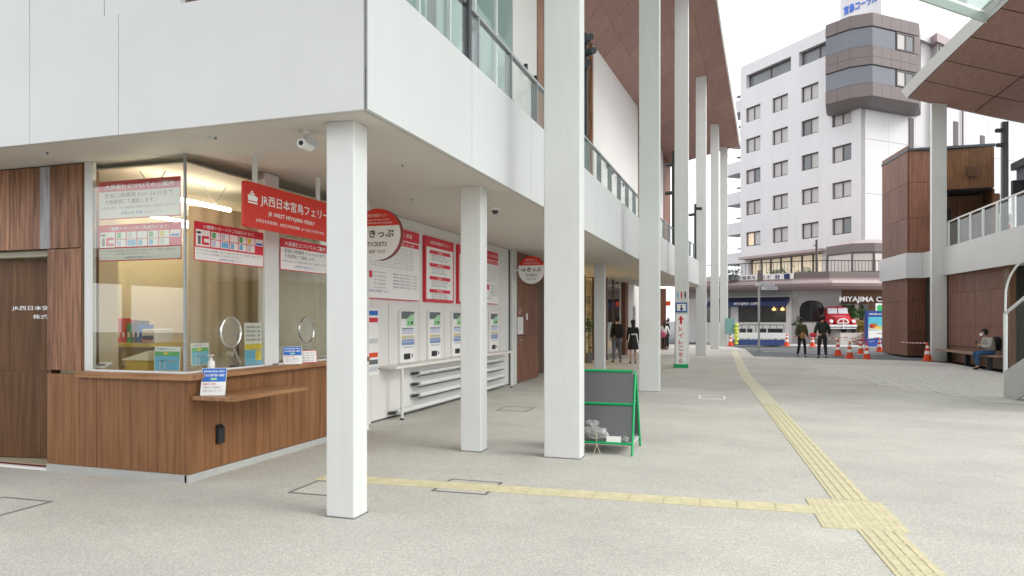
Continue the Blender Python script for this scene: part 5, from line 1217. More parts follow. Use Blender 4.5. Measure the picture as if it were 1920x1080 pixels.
# podium eaves + parapet
E0, E1, E2, E3 = at(1285, 47.6), at(1489, 43.4), at(1556, 42.6), at(1790, 43.6)
def ring(par, pts, prof, m, name):
    """sweep a vertical profile (outward offset, z) along a polyline"""
    mb = MB(); n = len(prof); ns = []
    for i in range(len(pts)):
        a = pts[max(i - 1, 0)]; b = pts[min(i + 1, len(pts) - 1)]; d = (b - a).normalized(); ns.append(Vector((d.y, -d.x, 0)))
    for p_, nn in zip(pts, ns):
        for o_, z in prof: mb.v.append(tuple(p_ + nn * o_ + Zv * z))
    for i in range(len(pts) - 1):
        for k in range(n - 1): a = i * n + k; mb.f.append((a, a + n, a + n + 1, a + 1)); mb.m.append(0)
    return mb.build(name, m, par)
ring(cafe, [E0, E1, E2, E3], [(-2, 3.45), (-.2, 3.45), (.25, 3.62), (.34, 3.78), (.25, 3.94), (-.05, 4.0)], M['hbrown2'], 'podium_eave')
ring(cafe, [E0, E1], [(-.08, 4.0), (-.08, 4.42), (-.3, 4.42)], M['hbrown'], 'podium_parapet')
ring(cafe, [E1, E2, E3], [(-.08, 4.0), (-.08, 4.5), (-.3, 4.5)], mat('parapet_brown', (.16, .13, .12), .5), 'podium_parapet')
mb = MB(); mb.prism([(p.x, p.y) for p in (E0, E1, E2, E3, at(1790, 60), at(1285, 60))], 3.96, 4.1); mb.build('terrace_floor', M['hbrown2'], cafe)
mb = MB(); mb.prism([(p.x, p.y) for p in (at(1290, 50), at(1484, 46.4), at(1550, 46), at(1560, 48), at(1780, 48), at(1780, 60), at(1290, 60))], 0, 3.44); mb.build('cafe_core', M['dark'], cafe)
o = thing('banner', 'long white banner with Japanese lettering along the cafe roof edge', 'banner', at(1430, 44))
ee = (E1 - E0).normalized(); nn = Vector((ee.y, -ee.x, 0)); LL = (E1 - E0).length; sB = LL - 6.9
f = Face(E0 + ee * sB + nn * .0 + Zv * 4.06, ee); p = MB(); p.obox(E0 + ee * sB - nn * .05 + Zv * 4.06, ee * 6.85, nn * .04, Zv * .38); p.build('sheet', M['inkw'], o)
f.text('景色を一望しながら   お食事をどうぞ', .3, .07, 5.2, .24, M['inkg'], .012, bold=.01); f.text('!!', 5.75, .06, .3, .27, M['navy'], .012, bold=.05); f.rect(6.3, .02, 6.65, .36, M['navy'], .012); f.done(o)
tr = thing('terrace_railing', 'thin black railing round the cafe terrace', 'railing', at(1500, 44))
mb = MB(); mb2 = MB()
for A, B in ((E0, E1), (E1, E2), (E2, E3)):
    e = (B - A).normalized(); nn = Vector((e.y, -e.x, 0)); L = (B - A).length; n = int(L / .22); q = A - nn * .25
    for k in range(n): mb2.obox(q + e * (L * k / n) + Zv * 4.4, e * .022, nn * .022, Zv * .78)
    mb.obox(q + Zv * 5.16, e * L, nn * .05, Zv * .05)
mb.build('handrail', M['black'], tr); tag(mb2.build('balusters', M['black'], tr), kind='stuff')
for k, u in enumerate((1452, 1466, 1505, 1516, 1380, 1372)):
    c = at(u, 45.5); pp = thing('potted_plant', ('dark potted shrub on the terrace ' + ('above the banner gap', 'above the banner end', 'on the corner parapet', 'right of the corner parapet', 'at the far left end', 'at the far left edge by the columns')[k]), 'plant', c + Zv * 4.1, 0, 'potted shrubs on the cafe terrace')
    p = MB(); p.lathe((c.x, c.y, 4.1), [(.18, 0), (.22, .35), (.2, .36)], M['dgrey'], n=10); p.build('pot', None, pp); p = MB()
    rr = random.Random(k)
    for q in range(60):
        cc = c + Vector((rr.gauss(0, .2), rr.gauss(0, .2), 4.65 + rr.gauss(0, .13))); d = Vector((rr.gauss(0, 1), rr.gauss(0, 1), rr.gauss(0, 1))).normalized(); e = d.orthogonal().normalized(); p.add([cc - d * .09, cc + e * .04, cc + d * .09, cc - e * .04], [(0, 1, 2, 3)], mat('leaf_dark', (.025, .05, .025), .6, var=.4, scale=5))
    p.build('crown', None, pp)
# brown bay on the terrace
B_ = [at(1549, 52), at(1597, 49.6), at(1640, 49.2), at(1760, 51.5)]
for (A, B) in zip(B_, B_[1:]):
    e = (B - A); L = e.length; e.normalize(); nn = Vector((e.y, -e.x, 0)); n = max(1, round(L / 1.9))
    mb = MB(); mb.obox(A + Zv * 6.35, B - A, -nn * .3, Zv * .6); mb.build('bay_band', M['hbrown'], cafe)
    mb = MB(); mb.obox(A + Zv * 4.1, B - A, -nn * .3, Zv * .8); mb.build('bay_sill', M['hbrown'], cafe)
    for k in range(n): window(cafe, A, e, nn, L * k / n, L * (k + 1) / n, 4.9, 6.35, .1, (mat('bay_glass', (.42, .38, .34), .15, var=.15, spec=.8), M['hcurtain']), split=False)
mb = MB(); C_ = at(1640, 57); lo = [p + Zv * 6.95 for p in B_]; hi = [p.lerp(C_, .35) + Zv * 7.5 for p in B_]; mb.add(lo + hi, [(i, i + 1, i + 5, i + 4) for i in range(3)] + [(4, 5, 6, 7)]); mb.build('bay_roof', M['hbrown2'], cafe)
mb = MB(); mb.prism([(p.x, p.y) for p in [q.lerp(C_, .08) for q in B_] + [at(1760, 58), at(1549, 58)]], 4.0, 6.94); mb.build('bay_core', mat('bay_inner', (.20, .15, .11), .6), cafe)
# tall dark pole, sign pole
c = at(1531, 43.8); p = MB(); p.tube([c + Zv * 4.1, c + Zv * 6.55], .07, n=8); p.tube([c + Zv * 6.2, c + Zv * 6.2 + Vector((-.2, 0, 0))], .03); single(p, 'flag_pole', 'dark pole rising from the terrace edge in front of the lit windows', 'pole', M['hframe'])
o = thing('signpost', 'grey street signpost with two rounded fingers on the road corner', 'signpost', at(1423, 35.2))
c = at(1423, 35.2); p = MB(); p.tube([c, c + Zv * 3.75], .055, n=10); p.build('pole', mat('pole_metal', (.42, .42, .41), .4, .3), o)
p = MB(); p.lathe((c.x, c.y, -.05), [(.12, 0), (.12, .05), (.06, .06)], n=12); p.build('base', M['steel'], o)
rdir = Vector((cos(TH), sin(TH), 0)); fd = Vector((-sin(TH), cos(TH), 0))
f = Face(c - rdir * .2 - fd * .12 + Zv * 3.05, rdir)
for (a0, a1, b) in ((-.02, .88, .20), (.28, 1.05, 0)):
    p = MB(); p.obox(c + rdir * (a0 - .2) - fd * .1 + Zv * (3.05 + b), rdir * (a1 - a0), fd * .03, Zv * .17); p.tube([c + rdir * (a1 - .2) - fd * .085 + Zv * (3.05 + b), c + rdir * (a1 - .2) - fd * .085 + Zv * (3.22 + b)], .05); p.build('finger', M['lgrey'], o)
    f.text('大聖院', a0 + .2, b + .04, .3, .09, M['inkg'], .0) ; f.text('みやじま', a0 + .54, b + .05, .3, .07, M['inkg'], .0)
f.done(o)
p = MB(); p.obox(c - rdir * .10 - fd * .12 + Zv * 3.48, rdir * .26, fd * .06, Zv * .55); p.build('vertical_sign', mat('sign_brown', (.18, .14, .14), .5, var=.3, scale=8), o)
# white barrier, blue base
o = thing('guard_barrier', 'white pipe guard barrier on a blue base in front of the cafe', 'barrier', at(1425, 41))
A, B = at(1368, 42.0), at(1478, 41.2); e = (B - A).normalized(); L = (B - A).length; nn = Vector((e.y, -e.x, 0))
p = MB(); p.obox(A + Zv * .06, B - A, -nn * .5, Zv * .32); p.build('blue_base', mat('base_blue', (.05, .09, .26), .6, var=.15), o)
p = MB(); p.obox(A + Zv * .46 + nn * .05, B - A, -nn * .1, Zv * .34); p.build('rail_board', M['inkw'], o)
for k in range(4): p = MB(); p.obox(A + e * (L * (.08 + .28 * k)) + nn * .0 + Zv * .385, e * .1, -nn * .1, Zv * .1); p.build('leg', M['inkw'], o)
rg = thing('garden_fence', 'low black wire fence with chairs behind the white barrier', 'fence', at(1425, 43))
A2, B2 = at(1378, 43.3), at(1470, 42.6); p = MB()
p.tube([A2 + Zv * 1.25, B2 + Zv * 1.25], .02, n=5)
for k in range(8): q = A2.lerp(B2, k / 7); p.tube([q, q + Zv * 1.25], .018, n=5)
p.build('frame', M['black'], rg)
def cafe_chair(label, c, a):
    o = thing('cafe_chair', label, 'chair', c, a, 'black cafe chairs behind the low fence')
    for nm, b in (('seat', (-.22, .22, -.22, .22, .42, .46)), ('backrest', (-.22, .22, .20, .23, .6, .95))):
        p = MB(); p.box(*b); p.build(nm, M['black'], o, world=False)
    for x in (-.2, .2):
        for y in (-.2, .2): p = MB(); p.tube([(x, y, 0), (x, y, .95 if y > 0 else .43)], .015, n=5); p.build('leg', M['black'], o, world=False)
for k, u in enumerate((1396, 1411, 1432, 1446, 1460)):
    cafe_chair(('leftmost black cafe chair by the yellow marker', 'second black cafe chair left of the signpost', 'black cafe chair just right of the signpost', 'fourth black cafe chair behind the white barrier', 'rightmost black cafe chair behind the white barrier')[k], at(u, 43.9) + Zv * .06, TH + R.uniform(-.6, .6))
o = thing('utility_box', 'teal utility cabinet on a post beside the farthest column', 'cabinet', at(1370, 41))
c = at(1370, 41); p = MB(); p.obox(c + Zv * .75 - rdir * .24, rdir * .48, fd * .3, Zv * .9); p.build('cabinet', mat('teal_paint', (.16, .32, .30), .5), o); p = MB(); p.tube([c + fd * .15, c + fd * .15 + Zv * .75], .06); p.build('post', M['steel'], o)
p = MB(); c = at(1380, 41)
for k in range(6): p.lathe((c.x + .03 * (k % 2), c.y, .1 + .21 * k), [(.06, 0), (.13, .05), (.13, .14), (.06, .2)], n=10)
single(p, 'marker_post', 'stacked lime yellow marker post beside the teal cabinet', 'marker post', mat('lime', (.60, .66, .10), .5, var=.15))
# poster stand and clover sign
o = thing('poster_stand', 'blue framed standing poster with a food picture by the brown building', 'poster stand', at(1643, 39.5))
A = at(1626, 39.3); B = at(1658, 39.3); xx = (B - A); w = xx.length; p = MB(); p.obox(A + Zv * .06, xx, fd * .3, Zv * 2.0); p.build('housing', mat('stand_blue', (.02, .06, .28), .4), o)
f = Face(A + Zv * .5 - fd * .002, xx); f.rect(.06, .05, w - .08, .46, M['paper']); f.rect(.06, .46, w - .08, 1.22, mat('poster_sky', (.10, .50, .62), .4, var=.1)); f.disc(.35, .72, .24, M['cone'], ry=.16); f.disc(.62, .62, .22, M['yellow'], .0025, ry=.10); f.disc(.42, .84, .12, M['green'], .003, ry=.05); f.poly([(.06, .50), (w - .08, .46), (w - .08, .56), (.06, .6)], M['cream'], .003)
f.text('広島 宮島CAFE', .1, 1.33, w - .25, .10, M['inkw'], bold=.02); f.text('味自慢', .55, .25, .28, .10, M['ink']); f.done(o)
p = MB(); c = at(1651, 42.2); p.obox(c + Zv * 1.95 - rdir * .28, rdir * .55, fd * .06, Zv * .6); f = Face(c + Zv * 2.25 - fd * .01, rdir); o = thing('clover_sign', 'small square sign with a green clover above the poster stand', 'sign', c); p.build('board', M['paper'], o)
for k in range(4): f.disc(.13 * cos(pi / 4 + pi / 2 * k), .13 * sin(pi / 4 + pi / 2 * k), .12, mat('clover', (.02, .38, .10), .4, var=0), .002 + .001 * k)
f.done(o, 'clover')
# ------------------------------------------------ vintage truck
c = at(1574, 43.0); pl = MB(); pl.obox(at(1545, 44.2) - fd * 2.2, rdir * 5.0, fd * 3.6, Zv * .78); single(pl, 'display_plinth', 'pale stone plinth under the red vintage truck', 'plinth', mat('plinth_stone', (.50, .47, .43), .8, var=.15, scale=3))
tk = thing('vintage_truck', 'red vintage pickup truck with white bumper displayed on a stone plinth', 'truck', c + Zv * .78, TH - .22)
M['tred'] = mat('truck_red', (.52, .035, .045), .25, var=.08)
def loft(secs, m, name, par, bev=0):
    mb = MB(); n = len(secs[0])
    for s_ in secs: mb.v += s_
    for i in range(len(secs) - 1):
        for k in range(n): mb.f.append((i * n + k, i * n + (k + 1) % n, (i + 1) * n + (k + 1) % n, (i + 1) * n + k)); mb.m.append(0); mb.smooth.add(len(mb.f) - 1)
    mb.f.append(tuple(range(n))[::-1]); mb.m.append(0); mb.f.append(tuple(range((len(secs) - 1) * n, len(secs) * n))); mb.m.append(0)
    return mb.build(name, m, par, world=False)
def sec(y, w, z0, z1, r=.35, n=16):
    out = []
    for k in range(n):
        a = 2 * pi * k / n; x = cos(a); z = sin(a); x = math.copysign(abs(x) ** r, x); z = math.copysign(abs(z) ** r, z); out.append((x * w / 2, y, (z0 + z1) / 2 + z * (z1 - z0) / 2))
    return out
loft([sec(-.85, .62, .42, .80, .7), sec(-.78, .80, .38, .98, .6), sec(-.2, 1.0, .38, 1.04, .6), sec(.35, 1.35, .38, 1.08, .5)], M['tred'], 'hood', tk)
loft([sec(.30, 1.45, .38, 1.10, .4), sec(.42, 1.40, .38, 1.15, .4), sec(.72, 1.22, .6, 1.62, .5), sec(1.3, 1.22, .6, 1.64, .5), sec(1.45, 1.3, .4, 1.4, .5)], M['tred'], 'cab', tk)
for sx in (-1, 1):
    def fs(y, w, z0, z1): return [(x + sx * .62, yy, z) for x, yy, z in sec(y, w, z0, z1, .8)]
    loft([fs(-.8, .14, .45, .62), fs(-.68, .34, .40, .80), fs(-.35, .38, .42, .88), fs(.1, .36, .40, .80), fs(.5, .3, .36, .55)], M['tred'], 'fender', tk)
    q = MB(); q.tube([(sx * .62, -.84, .70), (sx * .62, -.72, .70)], .10, n=16); q.build('headlight', M['inkw'], tk, world=False)
    for y in (-.35, 2.0):
        q = MB(); q.tube([(sx * .60, y, .33), (sx * .80, y, .33)], .33, n=20); q.tube([(sx * .80, y, .33), (sx * .81, y, .33)], .16, n=14); q.build('wheel', M['black'], tk, world=False)
q = MB(); q.obox((-.57, .40, 1.17), (.54, 0, 0), (0, .17, .34), (0, .02, -.01)); q.obox((.03, .40, 1.17), (.54, 0, 0), (0, .17, .34), (0, .02, -.01)); q.build('windscreen', mat('screen_glass', (.62, .66, .70), .15, var=.1), tk, world=False)
q = MB(); q.box(-.76, .76, -1.0, -.93, .37, .49); q.box(-.72, .72, -.98, -.93, .25, .31); q.build('bumper', M['inkw'], tk, world=False)
q = MB(); q.tube([(0.0 + .30 * cos(a / 10 * pi), -.89, .60 + .24 * sin(a / 10 * pi)) for a in range(11)], .035, n=6); q.box(-.3, .3, -.9, -.86, .56, .61); q.build('grille', M['inkw'], tk, world=False)
q = MB(); q.box(-.7, .7, 1.5, 2.9, .55, 1.0); q.build('cargo_bed', mat('bed_orange', (.45, .10, .03), .5, var=.15), tk, world=False)
q = MB(); q.box(-.025, .025, -1.03, -1.005, .22, .80); q.build('overrider', M['inkw'], tk, world=False)
# shrub behind the truck
def tree(name, label, cat, c, h, rad, n, m, seed, tr=.05, leaf=.12):
    o = thing(name, label, cat, c); rr = random.Random(seed)
    p = MB(); p.tube([c, c + Zv * h * .55 + Vector((.05, 0, 0)), c + Zv * h * .85], [tr, tr * .7, tr * .3], n=6); p.build('trunk', M['brown'], o)
    p = MB()
    cl_ = [Vector((rr.gauss(0, rad * .5), rr.gauss(0, rad * .5), rr.gauss(h * .75, rad * .45))) for _ in range(9)]
    for k in range(n):
        cc = c + rr.choice(cl_) + Vector((rr.gauss(0, rad * .25), rr.gauss(0, rad * .25), rr.gauss(0, rad * .2))); d = Vector((rr.gauss(0, 1), rr.gauss(0, 1), rr.gauss(0, .6))).normalized(); e = d.orthogonal().normalized(); p.add([cc - d * leaf, cc + e * leaf * .4, cc + d * leaf, cc - e * leaf * .4], [(0, 1, 2, 3)])
    p.build('crown', m, o)
M['leafm'] = mat('leaf_mid', (.06, .13, .04), .6, var=.45, scale=4); M['leafy'] = mat('leaf_yellow', (.22, .17, .03), .6, var=.4, scale=4)
tree('small_tree', 'small green tree above the red vintage truck', 'tree', at(1590, 44.3), 2.7, .75, 700, M['leafm'], 3)
tree('small_tree', 'small yellowing shrub between the truck and the poster stand', 'tree', at(1608, 43.2), 1.7, .5, 450, M['leafy'], 4)
tree('flower_shrub', 'low pinkish shrub at the foot of the poster stand', 'shrub', at(1630, 41.5), .75, .5, 300, mat('leaf_pink', (.30, .10, .11), .6, var=.4), 6)
tree('flower_shrub', 'low bush at the left window of the cafe corner', 'shrub', at(1496, 44.2) + Zv * .5, 1.1, .25, 160, mat('leaf_grey', (.2, .22, .14), .6, var=.4), 8)
for k, (u, f_) in enumerate(((1560, 44.0), (1536, 44.3))):
    pass
for k, (u, v) in enumerate(((1452, 559), (1468, 559), (1530, 562))):
    c = at(u, 46.0); 
    if k < 2:
        c = W0 + e01 * (S_(u, W0, W1)) + n01 * .12; p = MB(); p.lathe((c.x, c.y, 2.15), [(.02, 0), (.13, .05), (.10, .16), (.01, .2)], n=12); p.tube([(c.x, c.y, 2.34), (c.x, c.y, 2.7)], .01, n=4); single(p, 'pendant_lamp', ('left', 'right')[k] + ' small lit pendant lamp in the wide arched cafe window', 'lamp', mat('pendant_lit', (1, .62, .22), .5, var=0, emit=1.1))
# ------------------------------------------------ cones
def cone(label, c, rz, h=.70):
    o = thing('traffic_cone', label, 'traffic cone', c, rz, 'orange traffic cones')
    p = MB(); p.box(-.19, .19, -.19, .19, 0, .03); p.build('base', M['cone'], o, world=False, bevel=.01)
    def r(z): return lerp(.145, .03, (z - .03) / (h - .03))
    for nm, z0, z1, m, d in (('cone_body', .03, h, M['cone'], 0), ('band', .26, .38, M['inkw'], .003), ('band', .49, .58, M['inkw'], .003)):
        p = MB(); p.lathe((0, 0, 0), [(r(z0) + d, z0), (r(z1) + d, z1)], n=20); p.build(nm, m, o, world=False)
CN = [(1739, 677, 'nearest traffic cone, right of the brown building corner beside the white column', .7), (1625, 673, 'front traffic cone on the road left of the brown building', .7), (1593, 670, 'traffic cone in the middle of the road group', .7), (1571, 667, 'leftmost traffic cone of the road group, right of the walking man', .7),
      (1614, 661, 'traffic cone half hidden behind the front road cone', .7), (1649, 658, 'traffic cone against the left side of the brown building', .7), (1523, 652, 'far traffic cone between the two walking people', .7), (1475, 651, 'far traffic cone at the right end of the blue base', .7), (1370, 648, 'far left traffic cone under the teal cabinet', .6)]
cpos = []
for u, v, l, h in CN:
    f_ = 2046 / (v - 600); f_ = min(f_, 41); c = at(u, f_); c.z = -.05 if f_ > 31 and f_ < 38 else (.06 if f_ >= 38 else 0)
    if u == 1625 or u == 1593: c.z = -.05
    cone(l, c, R.uniform(0, 1.5), h); cpos.append(c)
def tape(label, A, B, sag=.06, w=.035):
    p = MB(); n = max(4, int((B - A).length / .28)); pts = []
    for k in range(n + 1): t = k / n; pts.append(A.lerp(B, t) - Zv * sag * 4 * t * (1 - t))
    for k in range(n):
        d = (pts[k + 1] - pts[k]); nn = Vector((d.y, -d.x, 0)).normalized() * .012
        p.obox(pts[k] - Zv * w / 2 - nn / 2, d, nn, Zv * w, (M['inkw'], M['pred'])[k % 2])
    single(p, 'barrier_tape', label, 'barrier bar', None, 'red and white barrier bars between the cones')
tape('red and white bar from the brown wall to the nearest cone', cpos[5] + Zv * .66, cpos[0] + Zv * .68)
tape('long red and white bar left of the road cones', at(1530, 38) + Zv * .62, at(1590, 35) + Zv * .7)
tape('upper red and white bar behind the road cones', at(1585, 37) + Zv * .64, cpos[5] + Zv * .72)
tape('lower red and white bar behind the road cones', at(1585, 35) + Zv * .55, at(1700 - 60, 35) + Zv * .50)
tape('red and white bar at the far left between two far cones', cpos[7] + Zv * .6, cpos[6] + Zv * .6)
c = at(1754, 26.9); p = MB(); p.tube([c, c + Zv * .72], .045, n=12); p.lathe((c.x, c.y, 0), [(.12, 0), (.12, .03), (.05, .05)], n=12); single(p, 'delineator_post', 'slim orange post between the nearest cone and the white column', 'post', mat('pale_orange', (.75, .28, .12), .5))
p = MB(); p.obox(at(1668, 31.9) + Vector((0, 0, -.05)), rdir * .0 + Vector((.3, 0, 0)), Vector((0, .2, 0)), Vector((0, 0, .003))); 
# ============================================================ PEOPLE
TMP = []
def skin_mesh(nodes, edges, root, sub=1):
    names = list(nodes); me = bpy.data.meshes.new('t'); me.from_pydata([nodes[k][0] for k in names], [(names.index(a), names.index(b)) for a, b in edges], [])
    o = bpy.data.objects.new('t', me); COL.objects.link(o); o.modifiers.new('s', 'SKIN')
    if not me.skin_vertices: me.skin_vertices.new() if hasattr(me.skin_vertices, 'new') else None
    sv = me.skin_vertices[0].data
    for i, k in enumerate(names):
        r = nodes[k][1]; sv[i].radius = (r, r) if not hasattr(r, '__len__') else r
        sv[i].use_root = (k == root)
    m = o.modifiers.new('u', 'SUBSURF'); m.levels = sub; m.render_levels = sub
    dg = bpy.context.evaluated_depsgraph_get(); dg.update()
    ev = o.evaluated_get(dg); res = bpy.data.meshes.new_from_object(ev); bpy.data.objects.remove(o)
    res.polygons.foreach_set('use_smooth', [True] * len(res.polygons)); return res
STAND = dict(pelvis=(0, 0, .93), waist=(0, 0, 1.08), chest=(0, 0, 1.28), nb=(0, .01, 1.43), neck=(0, 0, 1.50), head=(0, -.015, 1.585), crown=(0, -.005, 1.645),
             hipL=(.09, 0, .88), kneeL=(.10, -.01, .49), ankL=(.10, .02, .085), toeL=(.115, -.13, .04), shL=(.165, 0, 1.39), elL=(.215, .02, 1.13), wrL=(.225, -.03, .90), paL=(.225, -.045, .84))
def pose(**kw):
    d = dict(STAND)
    for k in list(d):
        if k.endswith('L'): x, y, z = d[k]; d[k[:-1] + 'R'] = (-x, y, z)
    d.update(kw); return {k: Vector(v) for k, v in d.items()}
def person(label, c, rz, h, P, top, bottom, hair=None, shoes=None, sleeves=True, skirt=False, legs=True, coat=0, hat=None, bulk=1.0, loose=1.0, top2=None):
    s = h / 1.69; o = thing('person', label, 'person', c, rz)
    def fin(me, nm, m, lab=None):
        me.transform(Matrix.Scale(s, 4)); me.materials.clear(); me.materials.append(m); q = bpy.data.objects.new(nm, me); COL.objects.link(q); q.parent = o
        if lab: q['label'] = lab
        return q
    R_ = dict(pelvis=.115, waist=.10, chest=.115, nb=.06, neck=.048, head=.082, crown=.062, hip=.08, knee=.052, ank=.036, toe=.03, sh=.05, el=.038, wr=.026, pa=.026)
    nodes = {}; 
    for k, v in P.items(): nodes[k] = (v, R_[k[:-1] if k[-1] in 'LR' else k])
    ed = [('pelvis', 'waist'), ('waist', 'chest'), ('chest', 'nb'), ('nb', 'neck'), ('neck', 'head'), ('head', 'crown')]
    for S in 'LR':
        ed += [('pelvis', 'hip' + S), ('hip' + S, 'knee' + S), ('knee' + S, 'ank' + S), ('ank' + S, 'toe' + S), ('chest', 'sh' + S), ('sh' + S, 'el' + S), ('el' + S, 'wr' + S), ('wr' + S, 'pa' + S)]
        d = (P['pa' + S] - P['wr' + S]).normalized(); side = d.cross(Vector((1, 0, 0))).normalized() if abs(d.x) < .9 else Vector((0, 1, 0))
        sg = 1 if S == 'L' else -1
        for q in range(4):
            b = P['pa' + S] + side * (.016 * (q - 1.5)) + d * .03; t = b + d * (.036, .045, .042, .032)[q] + Vector((-sg * .012, 0, 0))
            nodes[f'f{q}{S}'] = (b, .008); nodes[f'g{q}{S}'] = (t, .0065); ed += [('pa' + S, f'f{q}{S}'), (f'f{q}{S}', f'g{q}{S}')]
        tb = P['wr' + S] + d * .03 + side * .03; nodes['th' + S] = (tb, .009); nodes['ti' + S] = (tb + d * .035 + side * .012, .007); ed += [('wr' + S, 'th' + S), ('th' + S, 'ti' + S)]
    nodes['nose'] = (P['head'] + (P['toeL'] - P['ankL']).normalized() * 0 + Vector((0, -.088, -.005)), .012); ed.append(('head', 'nose'))
    fin(skin_mesh(nodes, ed, 'pelvis'), 'body', M['skin'])
    # trousers
    if legs and bottom is not None:
        n2 = {'pelvis': (P['pelvis'], .135), 'waist': (P['pelvis'].lerp(P['waist'], .6), .12)}; e2 = [('pelvis', 'waist')]
        for S in 'LR':
            n2['hip' + S] = (P['hip' + S], .098 * loose); n2['knee' + S] = (P['knee' + S], .070 * loose); n2['ank' + S] = (P['ank' + S] + Vector((0, 0, .02)), .056 * loose); e2 += [('pelvis', 'hip' + S), ('hip' + S, 'knee' + S), ('knee' + S, 'ank' + S)]
        fin(skin_mesh(n2, e2, 'pelvis'), 'trousers', bottom)
    n3 = {'pelvis': (P['pelvis'].lerp(P['waist'], .15 - coat * .3), .155 * bulk), 'waist': (P['waist'], .14 * bulk), 'chest': (P['chest'], .145 * bulk), 'nb': (P['nb'] - Vector((0, 0, .02)), .075)}
    e3 = [('pelvis', 'waist'), ('waist', 'chest'), ('chest', 'nb')]
    for S in 'LR':
        n3['sh' + S] = (P['sh' + S], .070 * bulk); n3['el' + S] = (P['el' + S], .058 * bulk); n3['wr' + S] = (P['wr' + S].lerp(P['el' + S], .05 if sleeves else .8), .046 * bulk); e3 += [('chest', 'sh' + S), ('sh' + S, 'el' + S), ('el' + S, 'wr' + S)]
    fin(skin_mesh(n3, e3, 'pelvis'), 'jacket', top)
    for S in 'LR':
        n4 = {'a': (P['ank' + S] + Vector((0, .02, -.045)), .042), 'b': (P['ank' + S].lerp(P['toe' + S], .5) + Vector((0, 0, -.01)), .045), 'c': (P['toe' + S] + Vector((0, 0, .0)), .036)}
        fin(skin_mesh(n4, [('a', 'b'), ('b', 'c')], 'a'), 'shoe', shoes or M['black'])
    if hair: 
        H = P['head']; up = (P['crown'] - P['neck']).normalized(); bk = Vector((0, .03, .02)) + up * .02
        bm = bmesh.new(); bmesh.ops.create_icosphere(bm, subdivisions=3, radius=1); rr = random.Random(3)
        for v in bm.verts:
            k = 1 + rr.uniform(-.05, .05); co = Vector((v.co.x * .098 * k, v.co.y * .105 * k, v.co.z * .112 * k))
            if co.y < -.03 and co.z < .04: co.y = -.03
            v.co = H + bk + co
        me = bpy.data.meshes.new('hair'); bm.to_mesh(me); bm.free()
        fin(me, 'hair', M['hair']).data.polygons.foreach_set('use_smooth', [True] * len(me.polygons))
        if hair == 'long':
            n5 = {'a': (H + Vector((0, .045, .03)), .08), 'b': (H + Vector((0, .07, -.10)), .085), 'c': (H + Vector((0, .085, -.25)), .06), 'd': (H + Vector((0, .09, -.34)), .03)}
            fin(skin_mesh(n5, [('a', 'b'), ('b', 'c'), ('c', 'd')], 'a'), 'long_hair', M['hair'])
    q = MB()
    for sx in (-1, 1):
        e_ = (P['head'] + Vector((sx * .03, -.076, .015))) * s; q.lathe(e_, [(.001, -.007), (.010, 0), (.001, .007)], n=8)
    q.build('eyes', M['ink'], o, world=False)
    if hat:
        q = MB(); c_ = (P['head'] + Vector((0, 0, .06))) * s; q.lathe(c_, [(.20, -.025), (.205, -.012), (.105, .01), (.102, .08), (.075, .12), (.01, .13)], n=20); q.build('hat', hat, o, world=False)
    if skirt:
        q = MB(); pz = P['pelvis'] * s; q.lathe((pz.x, pz.y, 0), [(.22 * s, skirt * s), (.21 * s, (skirt + .15) * s), (.155 * s, (.95) * s), (.14 * s, 1.08 * s)], n=24); q.build('skirt', top2 or top, o, world=False)
    return o, s
def blob(par, name, c, sz, m, n=3, seed=2, jit=.04):
    rr = random.Random(seed); bm = bmesh.new(); bmesh.ops.create_icosphere(bm, subdivisions=n, radius=1)
    q = MB(); 
    for v in bm.verts:
        k = 1 + rr.uniform(-jit, jit); x, y, z = [math.copysign(abs(t) ** .65, t) for t in v.co]; q.v.append((c[0] + x * sz[0] * k, c[1] + y * sz[1] * k, c[2] + z * sz[2] * k))
    for f in bm.faces: q.f.append([v.index for v in f.verts]); q.m.append(0); q.smooth.add(len(q.f) - 1)
    bm.free(); return q.build(name, m, par, world=False)
def feet(u, v): return at(u, 2046 / (v - 600))
M['blackc'] = mat('black_cloth', (.012, .012, .014), .8, var=.2, scale=20); M['jeans'] = mat('grey_jeans', (.13, .14, .16), .8, var=.2, scale=20); M['bluej'] = mat('blue_jeans', (.035, .09, .20), .8, var=.2, scale=20)
# woman/coat + backpack (seen from behind: faces away)
walk = pose(elL=(.26, .06, 1.14), wrL=(.29, -.02, .92), paL=(.29, -.04, .86), elR=(-.26, -.02, 1.14), wrR=(-.29, -.12, .93), paR=(-.29, -.14, .87), ankL=(.11, -.12, .085), toeL=(.12, -.27, .05), kneeL=(.105, -.09, .50), ankR=(-.10, .17, .11), toeR=(-.11, .04, .04), kneeR=(-.10, .03, .49))
AW = pi + TH
o, s = person('person in a black coat and grey jeans carrying a black backpack, seen from behind', feet(1157, 680), AW + .25, 1.66, pose(kneeL=(.11, -.02, .49), hipL=(.10, 0, .88), ankL=(.14, .02, .085), toeL=(.17, -.1, .04), ankR=(-.13, .02, .085), toeR=(-.15, -.1, .04)), M['blackc'], M['jeans'], 'short', bulk=1.12, coat=.9)
blob(o, 'backpack', (.0, .21, 1.13), (.15, .10, .24), M['blackc'])
blob(o, 'shopping_bag', (.27, -.05, .68), (.05, .10, .14), M['paper'])
o, s = person('person with long black hair in a black dress and bare legs, seen from behind', feet(1187, 682), AW, 1.53, pose(ankL=(.10, .02, .085), ankR=(-.10, -.06, .085), toeR=(-.11, -.2, .04), kneeR=(-.1, -.05, .49)), M['blackc'], None, 'long', skirt=.56, legs=False, bulk=.95)
f = Face((-.10, .165, 1.0), (-1, 0, 0)); q = MB(); q.box(-.09, .09, .150, .158, 1.02, 1.07); q.build('back_print', M['lgrey'], o, world=False)
